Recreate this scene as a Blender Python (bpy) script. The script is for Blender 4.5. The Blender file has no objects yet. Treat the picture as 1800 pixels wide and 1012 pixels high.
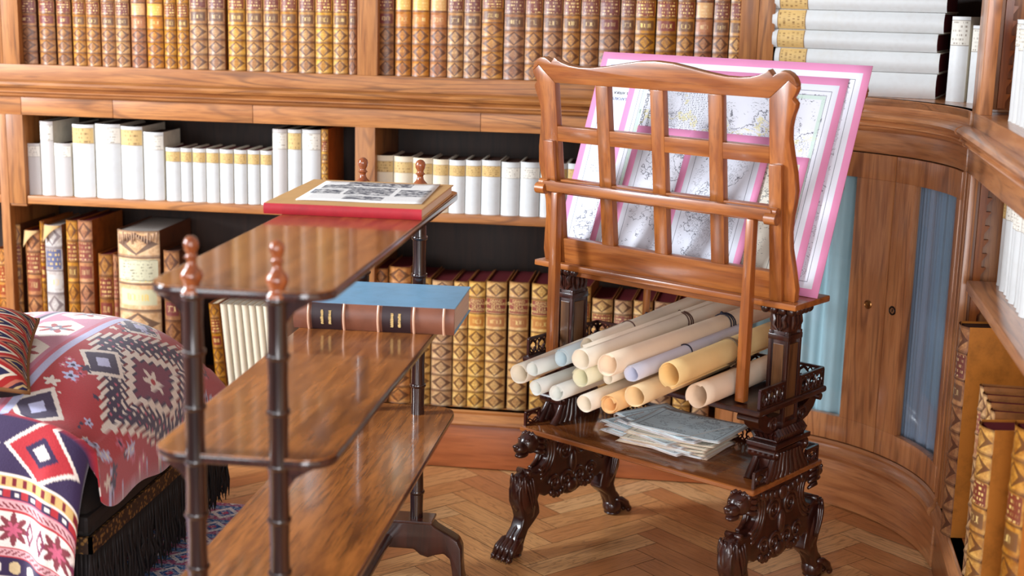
import bpy, bmesh, math, random
import numpy as np
from mathutils import Vector, Matrix
from math import sin, cos, pi, radians as rad, atan2, sqrt

random.seed(7)
scn = bpy.context.scene
COL = scn.collection

# ---------------------------------------------------------------- camera
F_PX = 2443.74
PITCH, YAW, ROLL, EYE = 0.203815, -0.124982, 0.0250688, 1.5
_f = Vector((sin(YAW)*cos(PITCH), cos(YAW)*cos(PITCH), -sin(PITCH)))
_r0 = Vector((cos(YAW), -sin(YAW), 0)); _u0 = _r0.cross(_f)
_r = _r0*cos(ROLL)+_u0*sin(ROLL); _u = -_r0*sin(ROLL)+_u0*cos(ROLL)
cam_d = bpy.data.cameras.new('camera'); cam = bpy.data.objects.new('camera', cam_d); COL.objects.link(cam)
cam.matrix_world = Matrix(((_r.x, _u.x, -_f.x, 0), (_r.y, _u.y, -_f.y, 0), (_r.z, _u.z, -_f.z, EYE), (0, 0, 0, 1)))
cam_d.sensor_width = 36.0; cam_d.lens = F_PX/1800*36; cam_d.clip_start = .05
cam_d.dof.use_dof = True; cam_d.dof.focus_distance = 3.60; cam_d.dof.aperture_fstop = 2.4
scn.camera = cam

# ---------------------------------------------------------------- light
scn.view_settings.view_transform = 'Standard'; scn.view_settings.look = 'None'
scn.view_settings.gamma = 1.0; scn.view_settings.exposure = -0.14
scn.view_settings.use_curve_mapping = False
w = bpy.data.worlds.new('world'); scn.world = w; w.use_nodes = True
w.node_tree.nodes['Background'].inputs[0].default_value = (.95, .94, 1.0, 1)
w.node_tree.nodes['Background'].inputs[1].default_value = .38
def area_light(name, loc, target, sx, sy, power, col):
    l = bpy.data.lights.new(name, 'AREA'); l.shape = 'RECTANGLE'; l.size = sx; l.size_y = sy; l.energy = power; l.color = col
    o = bpy.data.objects.new(name, l); COL.objects.link(o); o.location = loc
    o.rotation_euler = (Vector(target)-Vector(loc)).to_track_quat('-Z', 'Y').to_euler()
    return o
area_light('window_daylight_left', (-4.5, 1.85, 2.35), (-.1, 3.7, .35), .9, 2.2, 430, (.86, .93, 1.0))
area_light('rear_fill_light', (-2.3, -1.0, 1.55), (0, 4, .7), 1.4, 1.3, 50, (.90, .95, 1.0))  # added fill behind the camera, set low to reach under the tray
area_light('right_fill_light', (.35, -1.7, 1.35), (0, 3.6, .7), 1.6, 2.3, 135, (.97, .97, 1.0))  # added fill lamp, clear of the etagere, brightening the rolls and folded maps

# ---------------------------------------------------------------- helpers: objects
def tag(o, label=None, cat=None, group=None, kind=None):
    if label: o['label'] = label
    if cat: o['category'] = cat
    if group: o['group'] = group
    if kind: o['kind'] = kind
    return o
def thing(name, label, cat, loc=(0, 0, 0), rz=0, group=None, rot=None):
    o = bpy.data.objects.new(name, None); COL.objects.link(o); o.empty_display_size = .05
    o.location = loc; o.rotation_euler = rot if rot else (0, 0, rz)
    return tag(o, label, cat, group)
class MB:
    def __init__(s): s.v = []; s.f = []; s.uv = []; s.vc = None
    def add(s, vs, fs, uvs=None, M=None):
        b = len(s.v)
        s.v += [tuple(M @ Vector(p)) for p in vs] if M is not None else [tuple(p) for p in vs]
        s.f += [tuple(i+b for i in f) for f in fs]
        s.uv += uvs if uvs else [None]*len(fs)
        return s
    def box(s, x0, x1, y0, y1, z0, z1, M=None):
        vs = [(x0,y0,z0),(x1,y0,z0),(x1,y1,z0),(x0,y1,z0),(x0,y0,z1),(x1,y0,z1),(x1,y1,z1),(x0,y1,z1)]
        fs = [(0,3,2,1),(4,5,6,7),(0,1,5,4),(1,2,6,5),(2,3,7,6),(3,0,4,7)]
        return s.add(vs, fs, None, M)
    def prism(s, pts, t0, t1, M=None, holes=()):
        """closed outline pts (a,b) in the x-z plane, extruded along y from t0 to t1"""
        n = len(pts); vs = [(a, t0, b) for a, b in pts]+[(a, t1, b) for a, b in pts]
        fs = [(i, (i+1) % n, n+(i+1) % n, n+i) for i in range(n)]
        fs += [tuple(range(n))[::-1], tuple(range(n, 2*n))]
        return s.add(vs, fs, None, M)
    def lathe(s, prof, seg=16, M=None):
        vs = []; fs = []
        for r, z in prof:
            for k in range(seg): vs.append((r*cos(2*pi*k/seg), r*sin(2*pi*k/seg), z))
        for i in range(len(prof)-1):
            for k in range(seg):
                k2 = (k+1) % seg; fs.append((i*seg+k, i*seg+k2, (i+1)*seg+k2, (i+1)*seg+k))
        fs.append(tuple(range(seg))[::-1]); fs.append(tuple((len(prof)-1)*seg+k for k in range(seg)))
        return s.add(vs, fs, None, M)
    def tube(s, pts, rad_, seg=8, M=None, cap=True, flat=1.0, up=None):
        pts = [Vector(p) for p in pts]; n = len(pts)
        if not hasattr(rad_, '__len__'): rad_ = [rad_]*n
        vs = []; prev = None
        for i, p in enumerate(pts):
            t = (pts[min(i+1, n-1)]-pts[max(i-1, 0)]).normalized()
            if prev is None:
                a = Vector(up) if up else (Vector((0, 0, 1)) if abs(t.z) < .9 else Vector((1, 0, 0)))
                prev = (a-t*a.dot(t)).normalized()
            else: prev = (prev-t*prev.dot(t)).normalized()
            q = t.cross(prev)
            for k in range(seg):
                an = 2*pi*k/seg; vs.append(p+prev*(rad_[i]*cos(an))+q*(rad_[i]*flat*sin(an)))
        fs = []
        for i in range(n-1):
            for k in range(seg):
                k2 = (k+1) % seg; fs.append((i*seg+k, i*seg+k2, (i+1)*seg+k2, (i+1)*seg+k))
        if cap: fs.append(tuple(range(seg))[::-1]); fs.append(tuple((n-1)*seg+k for k in range(seg)))
        return s.add(vs, fs, None, M)
    def ball(s, c, r, seg=12, ring=8, M=None):
        rx, ry, rz = r if hasattr(r, '__len__') else (r, r, r)
        vs = [(c[0], c[1], c[2]-rz)]; fs = []
        for i in range(1, ring):
            a = -pi/2+pi*i/ring
            for k in range(seg): vs.append((c[0]+rx*cos(a)*cos(2*pi*k/seg), c[1]+ry*cos(a)*sin(2*pi*k/seg), c[2]+rz*sin(a)))
        vs.append((c[0], c[1], c[2]+rz)); L = len(vs)-1
        for k in range(seg): fs.append((0, 1+(k+1) % seg, 1+k)); fs.append((L, L-seg+k, L-seg+(k+1) % seg))
        for i in range(ring-2):
            for k in range(seg):
                k2 = (k+1) % seg; b = 1+i*seg; fs.append((b+k, b+k2, b+seg+k2, b+seg+k))
        return s.add(vs, fs, None, M)
    def grid(s, fn, nu, nv, uvf=None, skip=None):
        vs = [fn(i/nu, j/nv) for j in range(nv+1) for i in range(nu+1)]; fs = []; uv = []
        for j in range(nv):
            for i in range(nu):
                if skip and skip(i/nu, j/nv): continue
                a = j*(nu+1)+i; fs.append((a, a+1, a+nu+2, a+nu+1))
                if uvf: uv.append([uvf(x/nu, y/nv) for x, y in ((i, j), (i+1, j), (i+1, j+1), (i, j+1))])
        return s.add(vs, fs, uv if uvf else None)
    def sweep(s, path, prof, closed_ends=True):
        """path: list of ((x,y),(nx,ny)); prof: list of (offset,z); open strip along the path, closed profile"""
        m = len(prof); vs = []; fs = []
        for (p, n) in path:
            for o, z in prof: vs.append((p[0]+n[0]*o, p[1]+n[1]*o, z))
        for i in range(len(path)-1):
            for k in range(m):
                k2 = (k+1) % m; fs.append((i*m+k, (i+1)*m+k, (i+1)*m+k2, i*m+k2))
        if closed_ends: fs.append(tuple(range(m))[::-1]); fs.append(tuple((len(path)-1)*m+k for k in range(m)))
        return s.add(vs, fs)
    def build(s, name, mat, parent=None, smooth=0, bevel=0, solid=0, sub=0, seg=2):
        me = bpy.data.meshes.new(name); me.from_pydata(s.v, [], s.f); 
        if any(u is not None for u in s.uv):
            l = me.uv_layers.new(name='UVMap'); d = []
            for f, u in zip(s.f, s.uv): d += u if u else [(0, 0)]*len(f)
            l.data.foreach_set('uv', [c for p in d for c in p])
        if s.vc is not None:
            ca = me.color_attributes.new('paint', 'BYTE_COLOR', 'POINT')
            a = np.ones((len(s.v), 4), np.float32); a[:, :3] = s.vc; ca.data.foreach_set('color', a.ravel())
        me.update(); me.validate()
        bm = bmesh.new(); bm.from_mesh(me); bmesh.ops.recalc_face_normals(bm, faces=bm.faces)
        if bevel:
            es = [e for e in bm.edges if len(e.link_faces) == 2 and e.calc_face_angle(0) > .5]
            bmesh.ops.bevel(bm, geom=es, offset=bevel, segments=seg, affect='EDGES', clamp_overlap=True, profile=.6)
        bm.to_mesh(me); bm.free()
        if smooth:
            me.polygons.foreach_set('use_smooth', [True]*len(me.polygons))
            if smooth < 3: me.set_sharp_from_angle(angle=smooth)
        me.materials.append(mat)
        o = bpy.data.objects.new(name, me); COL.objects.link(o)
        if parent: o.parent = parent
        if solid: m = o.modifiers.new('solid', 'SOLIDIFY'); m.thickness = solid; m.offset = 0
        if sub: m = o.modifiers.new('sub', 'SUBSURF'); m.levels = sub; m.render_levels = sub
        return o
def struct(o, kind='structure'): o['kind'] = kind; return o
def T(x, y, z, rx=0, ry=0, rz=0): return Matrix.Translation((x, y, z)) @ Matrix.Rotation(rz, 4, 'Z') @ Matrix.Rotation(ry, 4, 'Y') @ Matrix.Rotation(rx, 4, 'X')

# ---------------------------------------------------------------- helpers: node materials
def srgb(r, g, b):
    f = lambda c: (c/255/12.92) if c/255 <= .04045 else ((c/255+.055)/1.055)**2.4
    return (f(r), f(g), f(b), 1)
class G:
    def __init__(s, name, rough=.5, spec=.5, coat=0, coat_r=.1, metal=0):
        s.m = bpy.data.materials.new(name); s.m.use_nodes = True; s.t = s.m.node_tree
        s.b = s.t.nodes['Principled BSDF']; s.b.inputs['Roughness'].default_value = rough
        s.b.inputs['Specular IOR Level'].default_value = spec; s.b.inputs['Metallic'].default_value = metal
        s.b.inputs['Coat Weight'].default_value = coat; s.b.inputs['Coat Roughness'].default_value = coat_r
    def node(s, t, **k):
        n = s.t.nodes.new(t)
        for a, v in k.items(): setattr(n, a, v)
        return n
    def put(s, sock, v):
        if isinstance(v, X): s.t.links.new(v.s, sock)
        elif v is not None: sock.default_value = v
    def m_(s, op, a, b=None, c=None):
        n = s.node('ShaderNodeMath', operation=op); s.put(n.inputs[0], a)
        if b is not None: s.put(n.inputs[1], b)
        if c is not None: s.put(n.inputs[2], c)
        return X(s, n.outputs[0])
    def vm(s, op, a, b):
        n = s.node('ShaderNodeVectorMath', operation=op); s.put(n.inputs[0], a); s.put(n.inputs[1], b); return X(s, n.outputs[0])
    def coord(s, which='Object'): return X(s, s.node('ShaderNodeTexCoord').outputs[which])
    def rnd(s): return X(s, s.node('ShaderNodeObjectInfo').outputs['Random'])
    def sep(s, v): n = s.node('ShaderNodeSeparateXYZ'); s.put(n.inputs[0], v); return [X(s, o) for o in n.outputs]
    def comb(s, x, y, z):
        n = s.node('ShaderNodeCombineXYZ')
        for i, q in zip(n.inputs, (x, y, z)): s.put(i, q)
        return X(s, n.outputs[0])
    def noise(s, v, scale, detail=3, rough=.5, dist=0):
        n = s.node('ShaderNodeTexNoise'); s.put(n.inputs['Vector'], v); s.put(n.inputs['Scale'], scale)
        n.inputs['Detail'].default_value = detail; n.inputs['Roughness'].default_value = rough; n.inputs['Distortion'].default_value = dist
        return X(s, n.outputs[0])
    def vor(s, v, scale, feature='F1'):
        n = s.node('ShaderNodeTexVoronoi', feature=feature); s.put(n.inputs['Vector'], v); s.put(n.inputs['Scale'], scale)
        return X(s, n.outputs['Distance'])
    def mix(s, f, a, b):
        n = s.node('ShaderNodeMix', data_type='RGBA'); s.put(n.inputs[0], f); s.put(n.inputs[6], a); s.put(n.inputs[7], b); return X(s, n.outputs[2])
    def mul(s, a, b):
        n = s.node('ShaderNodeMix', data_type='RGBA', blend_type='MULTIPLY'); n.inputs[0].default_value = 1; s.put(n.inputs[6], a); s.put(n.inputs[7], b); return X(s, n.outputs[2])
    def ramp(s, f, stops):
        n = s.node('ShaderNodeValToRGB'); s.put(n.inputs[0], f); e = n.color_ramp.elements
        while len(e) < len(stops): e.new(.5)
        for q, (p, c) in zip(e, stops): q.position = p; q.color = c
        return X(s, n.outputs[0])
    def step(s, lo, hi, x):
        n = s.node('ShaderNodeMapRange', interpolation_type='SMOOTHSTEP'); s.put(n.inputs[0], x); n.inputs[1].default_value = lo; n.inputs[2].default_value = hi
        return X(s, n.outputs[0])
    def hsv(s, c, h=.5, sa=1., v=1.):
        n = s.node('ShaderNodeHueSaturation'); s.put(n.inputs[0], h); s.put(n.inputs[1], sa); s.put(n.inputs[2], v); s.put(n.inputs[4], c); return X(s, n.outputs[0])
    def bump(s, h, dist=.001, strength=.5):
        n = s.node('ShaderNodeBump'); n.inputs['Strength'].default_value = strength; n.inputs['Distance'].default_value = dist
        s.put(n.inputs['Height'], h); s.t.links.new(n.outputs[0], s.b.inputs['Normal'])
    def out(s, c, rough=None):
        s.put(s.b.inputs['Base Color'], c)
        if rough is not None: s.put(s.b.inputs['Roughness'], rough)
        return s.m
class X:
    def __init__(s, g, k): s.g = g; s.s = k
    def __add__(s, o): return s.g.m_('ADD', s, o)
    __radd__ = __add__
    def __sub__(s, o): return s.g.m_('SUBTRACT', s, o)
    def __rsub__(s, o): return s.g.m_('SUBTRACT', o, s)
    def __mul__(s, o): return s.g.m_('MULTIPLY', s, o)
    __rmul__ = __mul__
    def __truediv__(s, o): return s.g.m_('DIVIDE', s, o)
    def __lt__(s, o): return s.g.m_('LESS_THAN', s, o)
    def __gt__(s, o): return s.g.m_('GREATER_THAN', s, o)
    def abs(s): return s.g.m_('ABSOLUTE', s)
    def fract(s): return s.g.m_('FRACT', s)
    def floor(s): return s.g.m_('FLOOR', s)
    def max(s, o): return s.g.m_('MAXIMUM', s, o)
    def min(s, o): return s.g.m_('MINIMUM', s, o)

def wood(name, axis, light, mid, dark, rough=.38, coat=.3, cr=.2, across=9., ringf=9., pore=.35, along=1.0, ring=.6, bump=.12, src='Object'):
    g = G(name, rough, .45, coat, cr)
    c = g.coord(src); r = g.rnd()
    sc = [across]*3
    for k_ in (axis if isinstance(axis, tuple) else (axis,)): sc[k_] = along
    v = g.vm('MULTIPLY', c, tuple(sc)); v = g.vm('ADD', v, g.comb(r*13, r*7, r*5))
    n1 = g.noise(v, 1.0, 2, .45, .15)
    rings = (n1*ringf).fract(); rings = (rings-.5).abs()*2
    sc2 = [160.]*3
    for k_ in (axis if isinstance(axis, tuple) else (axis,)): sc2[k_] = 7.
    p = g.noise(g.vm('MULTIPLY', c, tuple(sc2)), 1., 2, .6)
    n2 = g.noise(v, 5, 4, .6, .3)
    base = g.mix(g.step(.3, .7, n2), mid, light)
    base = g.mix(g.step(.60, .98, rings)*ring*g.step(.35, .6, g.noise(v, 2.2, 2)), base, dark)
    base = g.mix(g.step(.53, .66, p)*pore, base, dark)
    base = g.hsv(base, .5, 1.0, r*.22+.9)
    g.bump(p*.5+rings*.5, .0006, bump)
    return g.out(base)
OAK = dict(light=srgb(178, 117, 62), mid=srgb(150, 90, 42), dark=srgb(76, 40, 20))
oak = [wood('oak_'+'xyz'[i], i, **OAK, ring=.55, rough=.45, coat=.10) for i in range(3)]
OAKR = dict(light=srgb(200, 136, 86), mid=srgb(174, 110, 66), dark=srgb(96, 54, 36))
oakr = [wood('brown_oak_'+'xyz'[i], i, **OAKR, ring=.55, rough=.30, coat=.4, cr=.16) for i in range(3)]
oakc = wood('brown_oak_curved', (0, 1), **OAKR, ring=.22, rough=.28, coat=.45, cr=.15)
back_wood = wood('bookcase_back_wood', 2, srgb(50, 28, 15), srgb(38, 21, 12), srgb(20, 11, 6), rough=.6, coat=0)  # darkened wood: the shade inside the shelves is put into its colour
maho = [wood('walnut_'+'xyz'[i], i, srgb(166, 98, 44), srgb(134, 70, 28), srgb(68, 32, 12), rough=.32, coat=.3, cr=.14, across=9, ringf=4, pore=.25, ring=.35) for i in range(3)]
darkm = wood('dark_mahogany', 2, srgb(62, 26, 17), srgb(40, 16, 12), srgb(16, 7, 6), rough=.3, coat=.45, cr=.06, pore=.15, ring=.3)
board_m = wood('board_mahogany', 0, srgb(150, 88, 42), srgb(120, 64, 30), srgb(64, 30, 14), rough=.2, coat=.7, cr=.06, across=6, pore=.2, ring=.3)
rose = wood('rosewood', 0, srgb(196, 122, 56), srgb(148, 84, 36), srgb(62, 28, 12), rough=.16, coat=.9, cr=.05, across=4., ringf=5, pore=.3, ring=.55, along=.9)
blackm = wood('ebonised_post', 2, srgb(54, 28, 22), srgb(34, 20, 20), srgb(28, 16, 16), rough=.2, coat=.8, cr=.08, pore=.1, ring=.2)
finialm = wood('finial_wood', 2, srgb(160, 86, 44), srgb(132, 64, 32), srgb(80, 36, 20), rough=.18, coat=.8, cr=.06, pore=.1)
def plain(name, col, rough=.5, spec=.5, coat=0, var=.08, sc=30, bump=0, metal=0):
    g = G(name, rough, spec, coat, .1, metal)
    c = g.coord(); n = g.noise(c, sc, 4, .6)
    if bump: g.bump(n, .001, bump)
    return g.out(g.hsv(col, .5, 1., n*(2*var)+(1-var)))
# ================================================================ SETTING
YF = 4.276                                   # front plane of the long bookcase
# floor: individual parquet planks, herringbone at 45 degrees
def parquet_mat():
    g = G('parquet_oak', .38, .4, .25, .25)
    uv = g.sep(g.coord('UV')); at = g.node('ShaderNodeAttribute', attribute_name='paint'); pc = X(g, at.outputs[0])
    pr = g.sep(pc)[0]
    v = g.comb(uv[0]*1.3+pr*17, uv[1]*11+pr*29, pr*5)
    n = g.noise(v, 2.2, 3, .6, .8); rings = ((n*8).fract()-.5).abs()*2
    p = g.noise(g.comb(uv[0]*9, uv[1]*260, pr*9), 1, 3, .6)
    base = g.ramp(pr, [(0, srgb(190, 122, 72)), (.35, srgb(212, 146, 88)), (.7, srgb(226, 168, 108)), (1, srgb(236, 190, 134))])
    base = g.mix(g.step(.62, .95, rings)*(.2+pr*.35), base, srgb(118, 72, 38))
    base = g.mix(g.step(.5, .68, p)*.4, base, srgb(110, 66, 36))
    base = g.mix(g.step(.45, .75, g.noise(g.coord(), 3.5, 3))*.12, base, srgb(90, 52, 30))
    g.bump(p+rings*.4, .0008, .25)
    return g.out(base, n*.2+.30)
def floor_():
    w_, n = .0825, 5; L = w_*n; g_ = .0009; mb = MB(); cols = []
    rnd = random.Random(3)
    c45 = cos(pi/4)
    ox, oy = -.33, 3.695
    def put(x0, x1, y0, y1, hor):
        cx, cy = (x0+x1)/2, (y0+y1)/2
        X_, Y_ = ox+(cx-cy)*c45, oy+(cx+cy)*c45
        if not (-3.3 < X_ < 1.1 and 1.2 < Y_ < 4.6): return
        q = [(x0+g_, y0+g_), (x1-g_, y0+g_), (x1-g_, y1-g_), (x0+g_, y1-g_)]
        vs = [(ox+(a-b)*c45, oy+(a+b)*c45, 0) for a, b in q]
        u = [(0, 0), (L, 0), (L, w_), (0, w_)] if hor else [(0, w_), (0, 0), (L, 0), (L, w_)]
        mb.add(vs, [(0, 1, 2, 3)], [u]); r = rnd.random()
        cols.extend([(r, r, r)]*4)
    for j in range(-60, 60):
        for k in range(-12, 12):
            x0 = j+2*n*k
            put(x0*w_, (x0+n)*w_, j*w_, (j+1)*w_, True)
            i = j; y0 = i+1-2*n*k
            put(i*w_, (i+1)*w_, (y0)*w_, (y0+n)*w_, False)
    # dark bed under the joints and the boards outside the view
    mb.vc = np.array(cols)
    o = mb.build('floor', parquet_mat()); struct(o)
    b = MB(); b.box(-4.2, 3.4, -2.4, 4.9, -.03, -.0015)
    o2 = b.build('floor_bed', plain('floor_joint', srgb(60, 36, 22), .7), None); o2.parent = o
floor_()
struct(MB().box(-4.2, 3.4, 4.90, 4.98, 0, 3.0).build('wall_back', plain('plaster', srgb(205, 190, 165), .8)))
struct(MB().box(1.45, 1.53, -2.4, 4.90, 0, 3.0).build('wall_right', bpy.data.materials['plaster']))

# ---------------------------------------------------------------- cornice profile shared by the three cases
CORN = [(-.02, 1.205), (0, 1.213), (.020, 1.212), (.033, 1.206), (.037, 1.198), (.033, 1.190), (.022, 1.186), (.019, 1.180), (.023, 1.177), (.023, 1.173), (.014, 1.170), (.013, 1.166), (.015, 1.163), (.009, 1.158), (-.02, 1.157)]
BASEM = [(-.03, .150), (.012, .150), (.016, .156), (.014, .166), (.006, .176), (.002, .186), (.004, .194), (0, .199), (-.03, .199)]

# ================================================================ LONG BOOKCASE (back wall)
bc = thing('bookcase', 'long oak bookcase across the back with moulded waist cornice and open shelves', 'bookcase', (0, YF, 0))
X0, X1 = -3.30, .121
def part(root, name, mat, boxes, bevel=.0015):
    m = MB()
    for b in boxes: m.box(*b)
    return m.build(name, mat, root, smooth=.5, bevel=bevel)
part(bc, 'plinth_panel', wood('plinth_oak', 0, srgb(176, 100, 56), srgb(156, 84, 44), srgb(96, 48, 24), rough=.33, coat=.35, ring=.2, pore=.3), [(X0, X1+.05, 0, .03, .004, .152)])
m = MB(); m.sweep([((X0, 0), (0, -1)), ((X1+.05, 0), (0, -1))], BASEM); m.build('base_moulding', oak[0], bc, smooth=.6)
part(bc, 'bottom_shelf', oak[0], [(X0, X1+.05, .0, .36, .178, .199)])
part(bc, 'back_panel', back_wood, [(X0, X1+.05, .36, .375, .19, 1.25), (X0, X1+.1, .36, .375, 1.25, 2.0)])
up = [(-3.3, -3.22), (-2.235, -2.206), (-1.046, -.982)]
part(bc, 'upright', oak[2], [(-2.205, -2.148, -.001, .355, .808, 1.10)])
part(bc, 'shelf_end', oak[0], [(-2.206, -2.148, .004, .355, .800, .8075)])
for a, b in up: part(bc, 'upright', oak[2], [(a, b, -.001, .355, .199, 1.10)])
part(bc, 'upright', oak[2], [(.121, .172, 0, .355, .199, 1.10)])
part(bc, 'shelf_board', oak[0], [(-3.22, -2.235, .004, .355, .808, .835)], .004)
part(bc, 'shelf_board', oak[0], [(-2.148, -1.046, .004, .355, .808, .835)], .004)
part(bc, 'shelf_board', oak[0], [(-.982, .121, .004, .355, .808, .835)], .004)
xs = [X0, -2.15, -1.84, -1.377, -.648, .178]
for i in range(len(xs)-1):
    part(bc, 'drawer_front', oak[0], [(xs[i]+.0008, xs[i+1]-.0008, -.002, .02, 1.0995, 1.1575)], .0012)
part(bc, 'waist_board', oak[0], [(X0, .178, .004, .36, 1.1, 1.2), (X0, .178, 0.0, .36, 1.2, 1.2605)], .002)
m = MB(); m.sweep([((X0, 0), (0, -1)), ((.15, 0), (0, -1))], CORN); m.build('waist_moulding', oak[0], bc, smooth=.6)
for a, b in [(-3.3, -3.22), (-2.205, -2.148), (-2.235, -2.206), (-1.04, -.976), (.13, .182), (.183, .231)]:
    part(bc, 'upper_upright', oak[2], [(a, b, 0.001, .355, 1.2605, 2.0)])
for a, b in [(-3.22, -2.235), (-2.148, -1.04), (-.976, .13)]:
    part(bc, 'upper_shelf_board', oak[0], [(a, b, .004, .355, 1.66, 1.69)])

# ================================================================ CURVED CORNER CABINET
CX, CY, RR = .15, 3.716, .56
cc = thing('corner_cabinet', 'curved oak corner cabinet with two glazed doors below the waist cornice', 'cabinet', (CX, CY, 0))
def arcpath(t0, t1, n=24, R=RR, off=0):
    out = []
    for i in range(n+1):
        t = rad(t0+(t1-t0)*i/n); out.append((((R)*cos(t), (R)*sin(t)), (-cos(t), -sin(t))))
    return out
def arcbox(m, t0, t1, z0, z1, o0=0., o1=-.02, n=None):
    n = n or max(2, int(abs(t1-t0)/3)); return m.sweep(arcpath(t0, t1, n), [(o0, z0), (o0, z1), (o1, z1), (o1, z0)])
def apart(root, name, mat, *a, bevel=.0012):
    m = MB()
    for q in a: arcbox(m, *q)
    return m.build(name, mat, root, smooth=.6, bevel=bevel)
ccw = oakr
apart(cc, 'plinth_panel', oakc, (0, 92, .002, .156, 0, -.03))
m = MB(); m.sweep(arcpath(0, 92, 36), BASEM[:1]+[(.014, .15), (.02, .16), (.018, .172), (.008, .18), (.004, .19), (.006, .198), (0, .205), (-.03, .205)]); m.build('base_moulding', oakc, cc, smooth=.6)
apart(cc, 'inner_floor', oakc, (0, 90, .18, .2, -.02, -.3))
apart(cc, 'frieze_rail', oakc, (0, 88, 1.094, 1.158, 0, -.03))
m = MB(); m.sweep(arcpath(0, 92, 36), CORN); m.build('waist_moulding', oakc, cc, smooth=.6)
apart(cc, 'waist_board', oakc, (0, 90, 1.2, 1.2505, 0, -.03))
# counter top: filled arc area back to the walls
m = MB(); path = arcpath(0, 90, 30); n = len(path); vs = []
for (p, q) in path: vs.append((p[0], p[1], 1.2505)); vs.append((p[0]*1.8+.06, p[1]*1.8+.02, 1.2505))
fs = [(2*i, 2*i+2, 2*i+3, 2*i+1) for i in range(n-1)]; m.add(vs, fs)
o = m.build('counter_top', oakr[1], cc); sm = o.modifiers.new('solid', 'SOLIDIFY'); sm.thickness = .02; sm.offset = -1
o.location.z = 0
apart(cc, 'stile', oakr[2], (87.5, 91.5, .205, 1.094, 0, -.03), )
apart(cc, 'stile', oakr[2], (-1.5, 2.2, .205, 1.094, .0, -.03))
# interior backing
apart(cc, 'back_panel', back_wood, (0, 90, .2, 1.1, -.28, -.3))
def glass_mat():
    g = G('clear_glass'); n = g.t.nodes; tr = n.new('ShaderNodeBsdfTransparent'); gl = n.new('ShaderNodeBsdfGlossy'); mx = n.new('ShaderNodeMixShader'); fr = (X(g, n.new('ShaderNodeLayerWeight').outputs['Facing']))
    tr.inputs[0].default_value = (.95, .97, .98, 1); gl.inputs['Roughness'].default_value = .02
    L = g.t.links.new; L((g.m_('POWER', fr, 5.)*.5+.03).s, mx.inputs[0]); L(tr.outputs[0], mx.inputs[1]); L(gl.outputs[0], mx.inputs[2]); L(mx.outputs[0], n['Material Output'].inputs[0]); return g.m
glass = glass_mat()
brass = plain('aged_brass', srgb(150, 105, 60), .3, .5, 0, .15, 60, metal=.9)
iron = plain('dark_iron', srgb(40, 32, 30), .35, .5, 0, .2, 60, metal=.7)
def door(t0, t1, sl, sr, knob_t, knob_m, label):
    d = MB(); O0, O1 = .002, -.022
    fr = apart(cc, 'door', oakr[2], (t0, t1, .2095, .285, O0, O1), (t0, t1, 1.018, 1.0905, O0, O1), (t0, t0+sl, .285, 1.018, O0, O1), (t1-sr, t1, .285, 1.018, O0, O1))
    m = MB(); m.sweep(arcpath(t0+sl-.3, t1-sr+.3, 14), [(-.014, .28), (-.014, 1.023), (-.017, 1.023), (-.017, .28)]); m.build('glass_pane', glass, fr, smooth=.6)
    t = rad(knob_t); M_ = Matrix.Translation((RR*cos(t), RR*sin(t), .648)) @ Matrix.Rotation(t+pi, 4, 'Z') @ Matrix.Rotation(pi/2, 4, 'Y')
    m = MB(); m.lathe([(0, -.002), (.0135, -.002), (.0135, .004), (.011, .006), (.0095, .0045), (.0085, .0045), (.008, .006 if knob_m is brass else .002), (0, .007 if knob_m is brass else .002)], 20, M_)
    k = m.build('knob' if knob_m is brass else 'keyhole_plate', knob_m, fr, smooth=.6)
    if knob_m is not brass:
        m = MB(); M2 = M_; m.box(-.0045, .0045, -.0014, .0014, .001, .0045, M2); m.ball((-.003, 0, .003), (.003, .003, .002), 8, 6, M2); m.build('keyhole', plain('keyhole_black', (.003, .003, .003, 1), .6), fr)
door(38.9, 87.3, 13.6, 4, 45.2, brass, '')
door(2.4, 38.5, 3.6, 8.0, 35.6, iron, '')
# upper corner section behind the stacked volumes
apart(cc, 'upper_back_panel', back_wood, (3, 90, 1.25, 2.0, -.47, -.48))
apart(cc, 'upper_shelf_board', oakr[0], (0, 90, 1.66, 1.69, 0, -.45))
# curtains behind the glass
def curtain(t0, t1, label, col, seedv, amp, freq, fine=0):
    g = G('curtain_cloth_%d' % seedv, .75, .2); c = g.coord()
    n = g.noise(g.vm('MULTIPLY', c, (1, 1, .08)), 40, 3)
    mt = g.out(g.hsv(col, .5, 1., n*.5+.75))
    g.b.inputs['Sheen Weight'].default_value = .3
    rr = random.Random(seedv); ph = [rr.uniform(0, 6.28) for _ in range(6)]
    def fn(u, v):
        t = rad(t0+(t1-t0)*u); k = t*freq
        a = amp*(sin(k+ph[0]+.25*sin(v*3+ph[1]))+.35*sin(k*2.3+ph[2]+v*.8)) + fine*sin(k*5+ph[3]+v)
        R = RR+.042+a; return (CX+R*cos(t), CY+R*sin(t), .235+v*.82)
    m = MB(); m.grid(fn, 220, 14)
    o = m.build('curtain', mt, None, smooth=3, solid=.0015)
    return tag(o, label, 'curtain', 'pleated curtains in the corner cabinet')
curtain(41, 87, 'pleated grey-blue curtain with deep folds behind the left glazed door', srgb(180, 208, 214), 1, .013, 46)
curtain(3, 36, 'darker blue gathered curtain with fine folds behind the right glazed door', srgb(150, 168, 190), 2, .006, 70, .002)

# ================================================================ RIGHT BOOKCASE
WR = atan2(-1, -.053)
rb = thing('side_bookcase', 'oak bookcase running towards the viewer at the right edge beside the curved cabinet', 'bookcase', (.713, 3.70, 0), WR)
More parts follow.
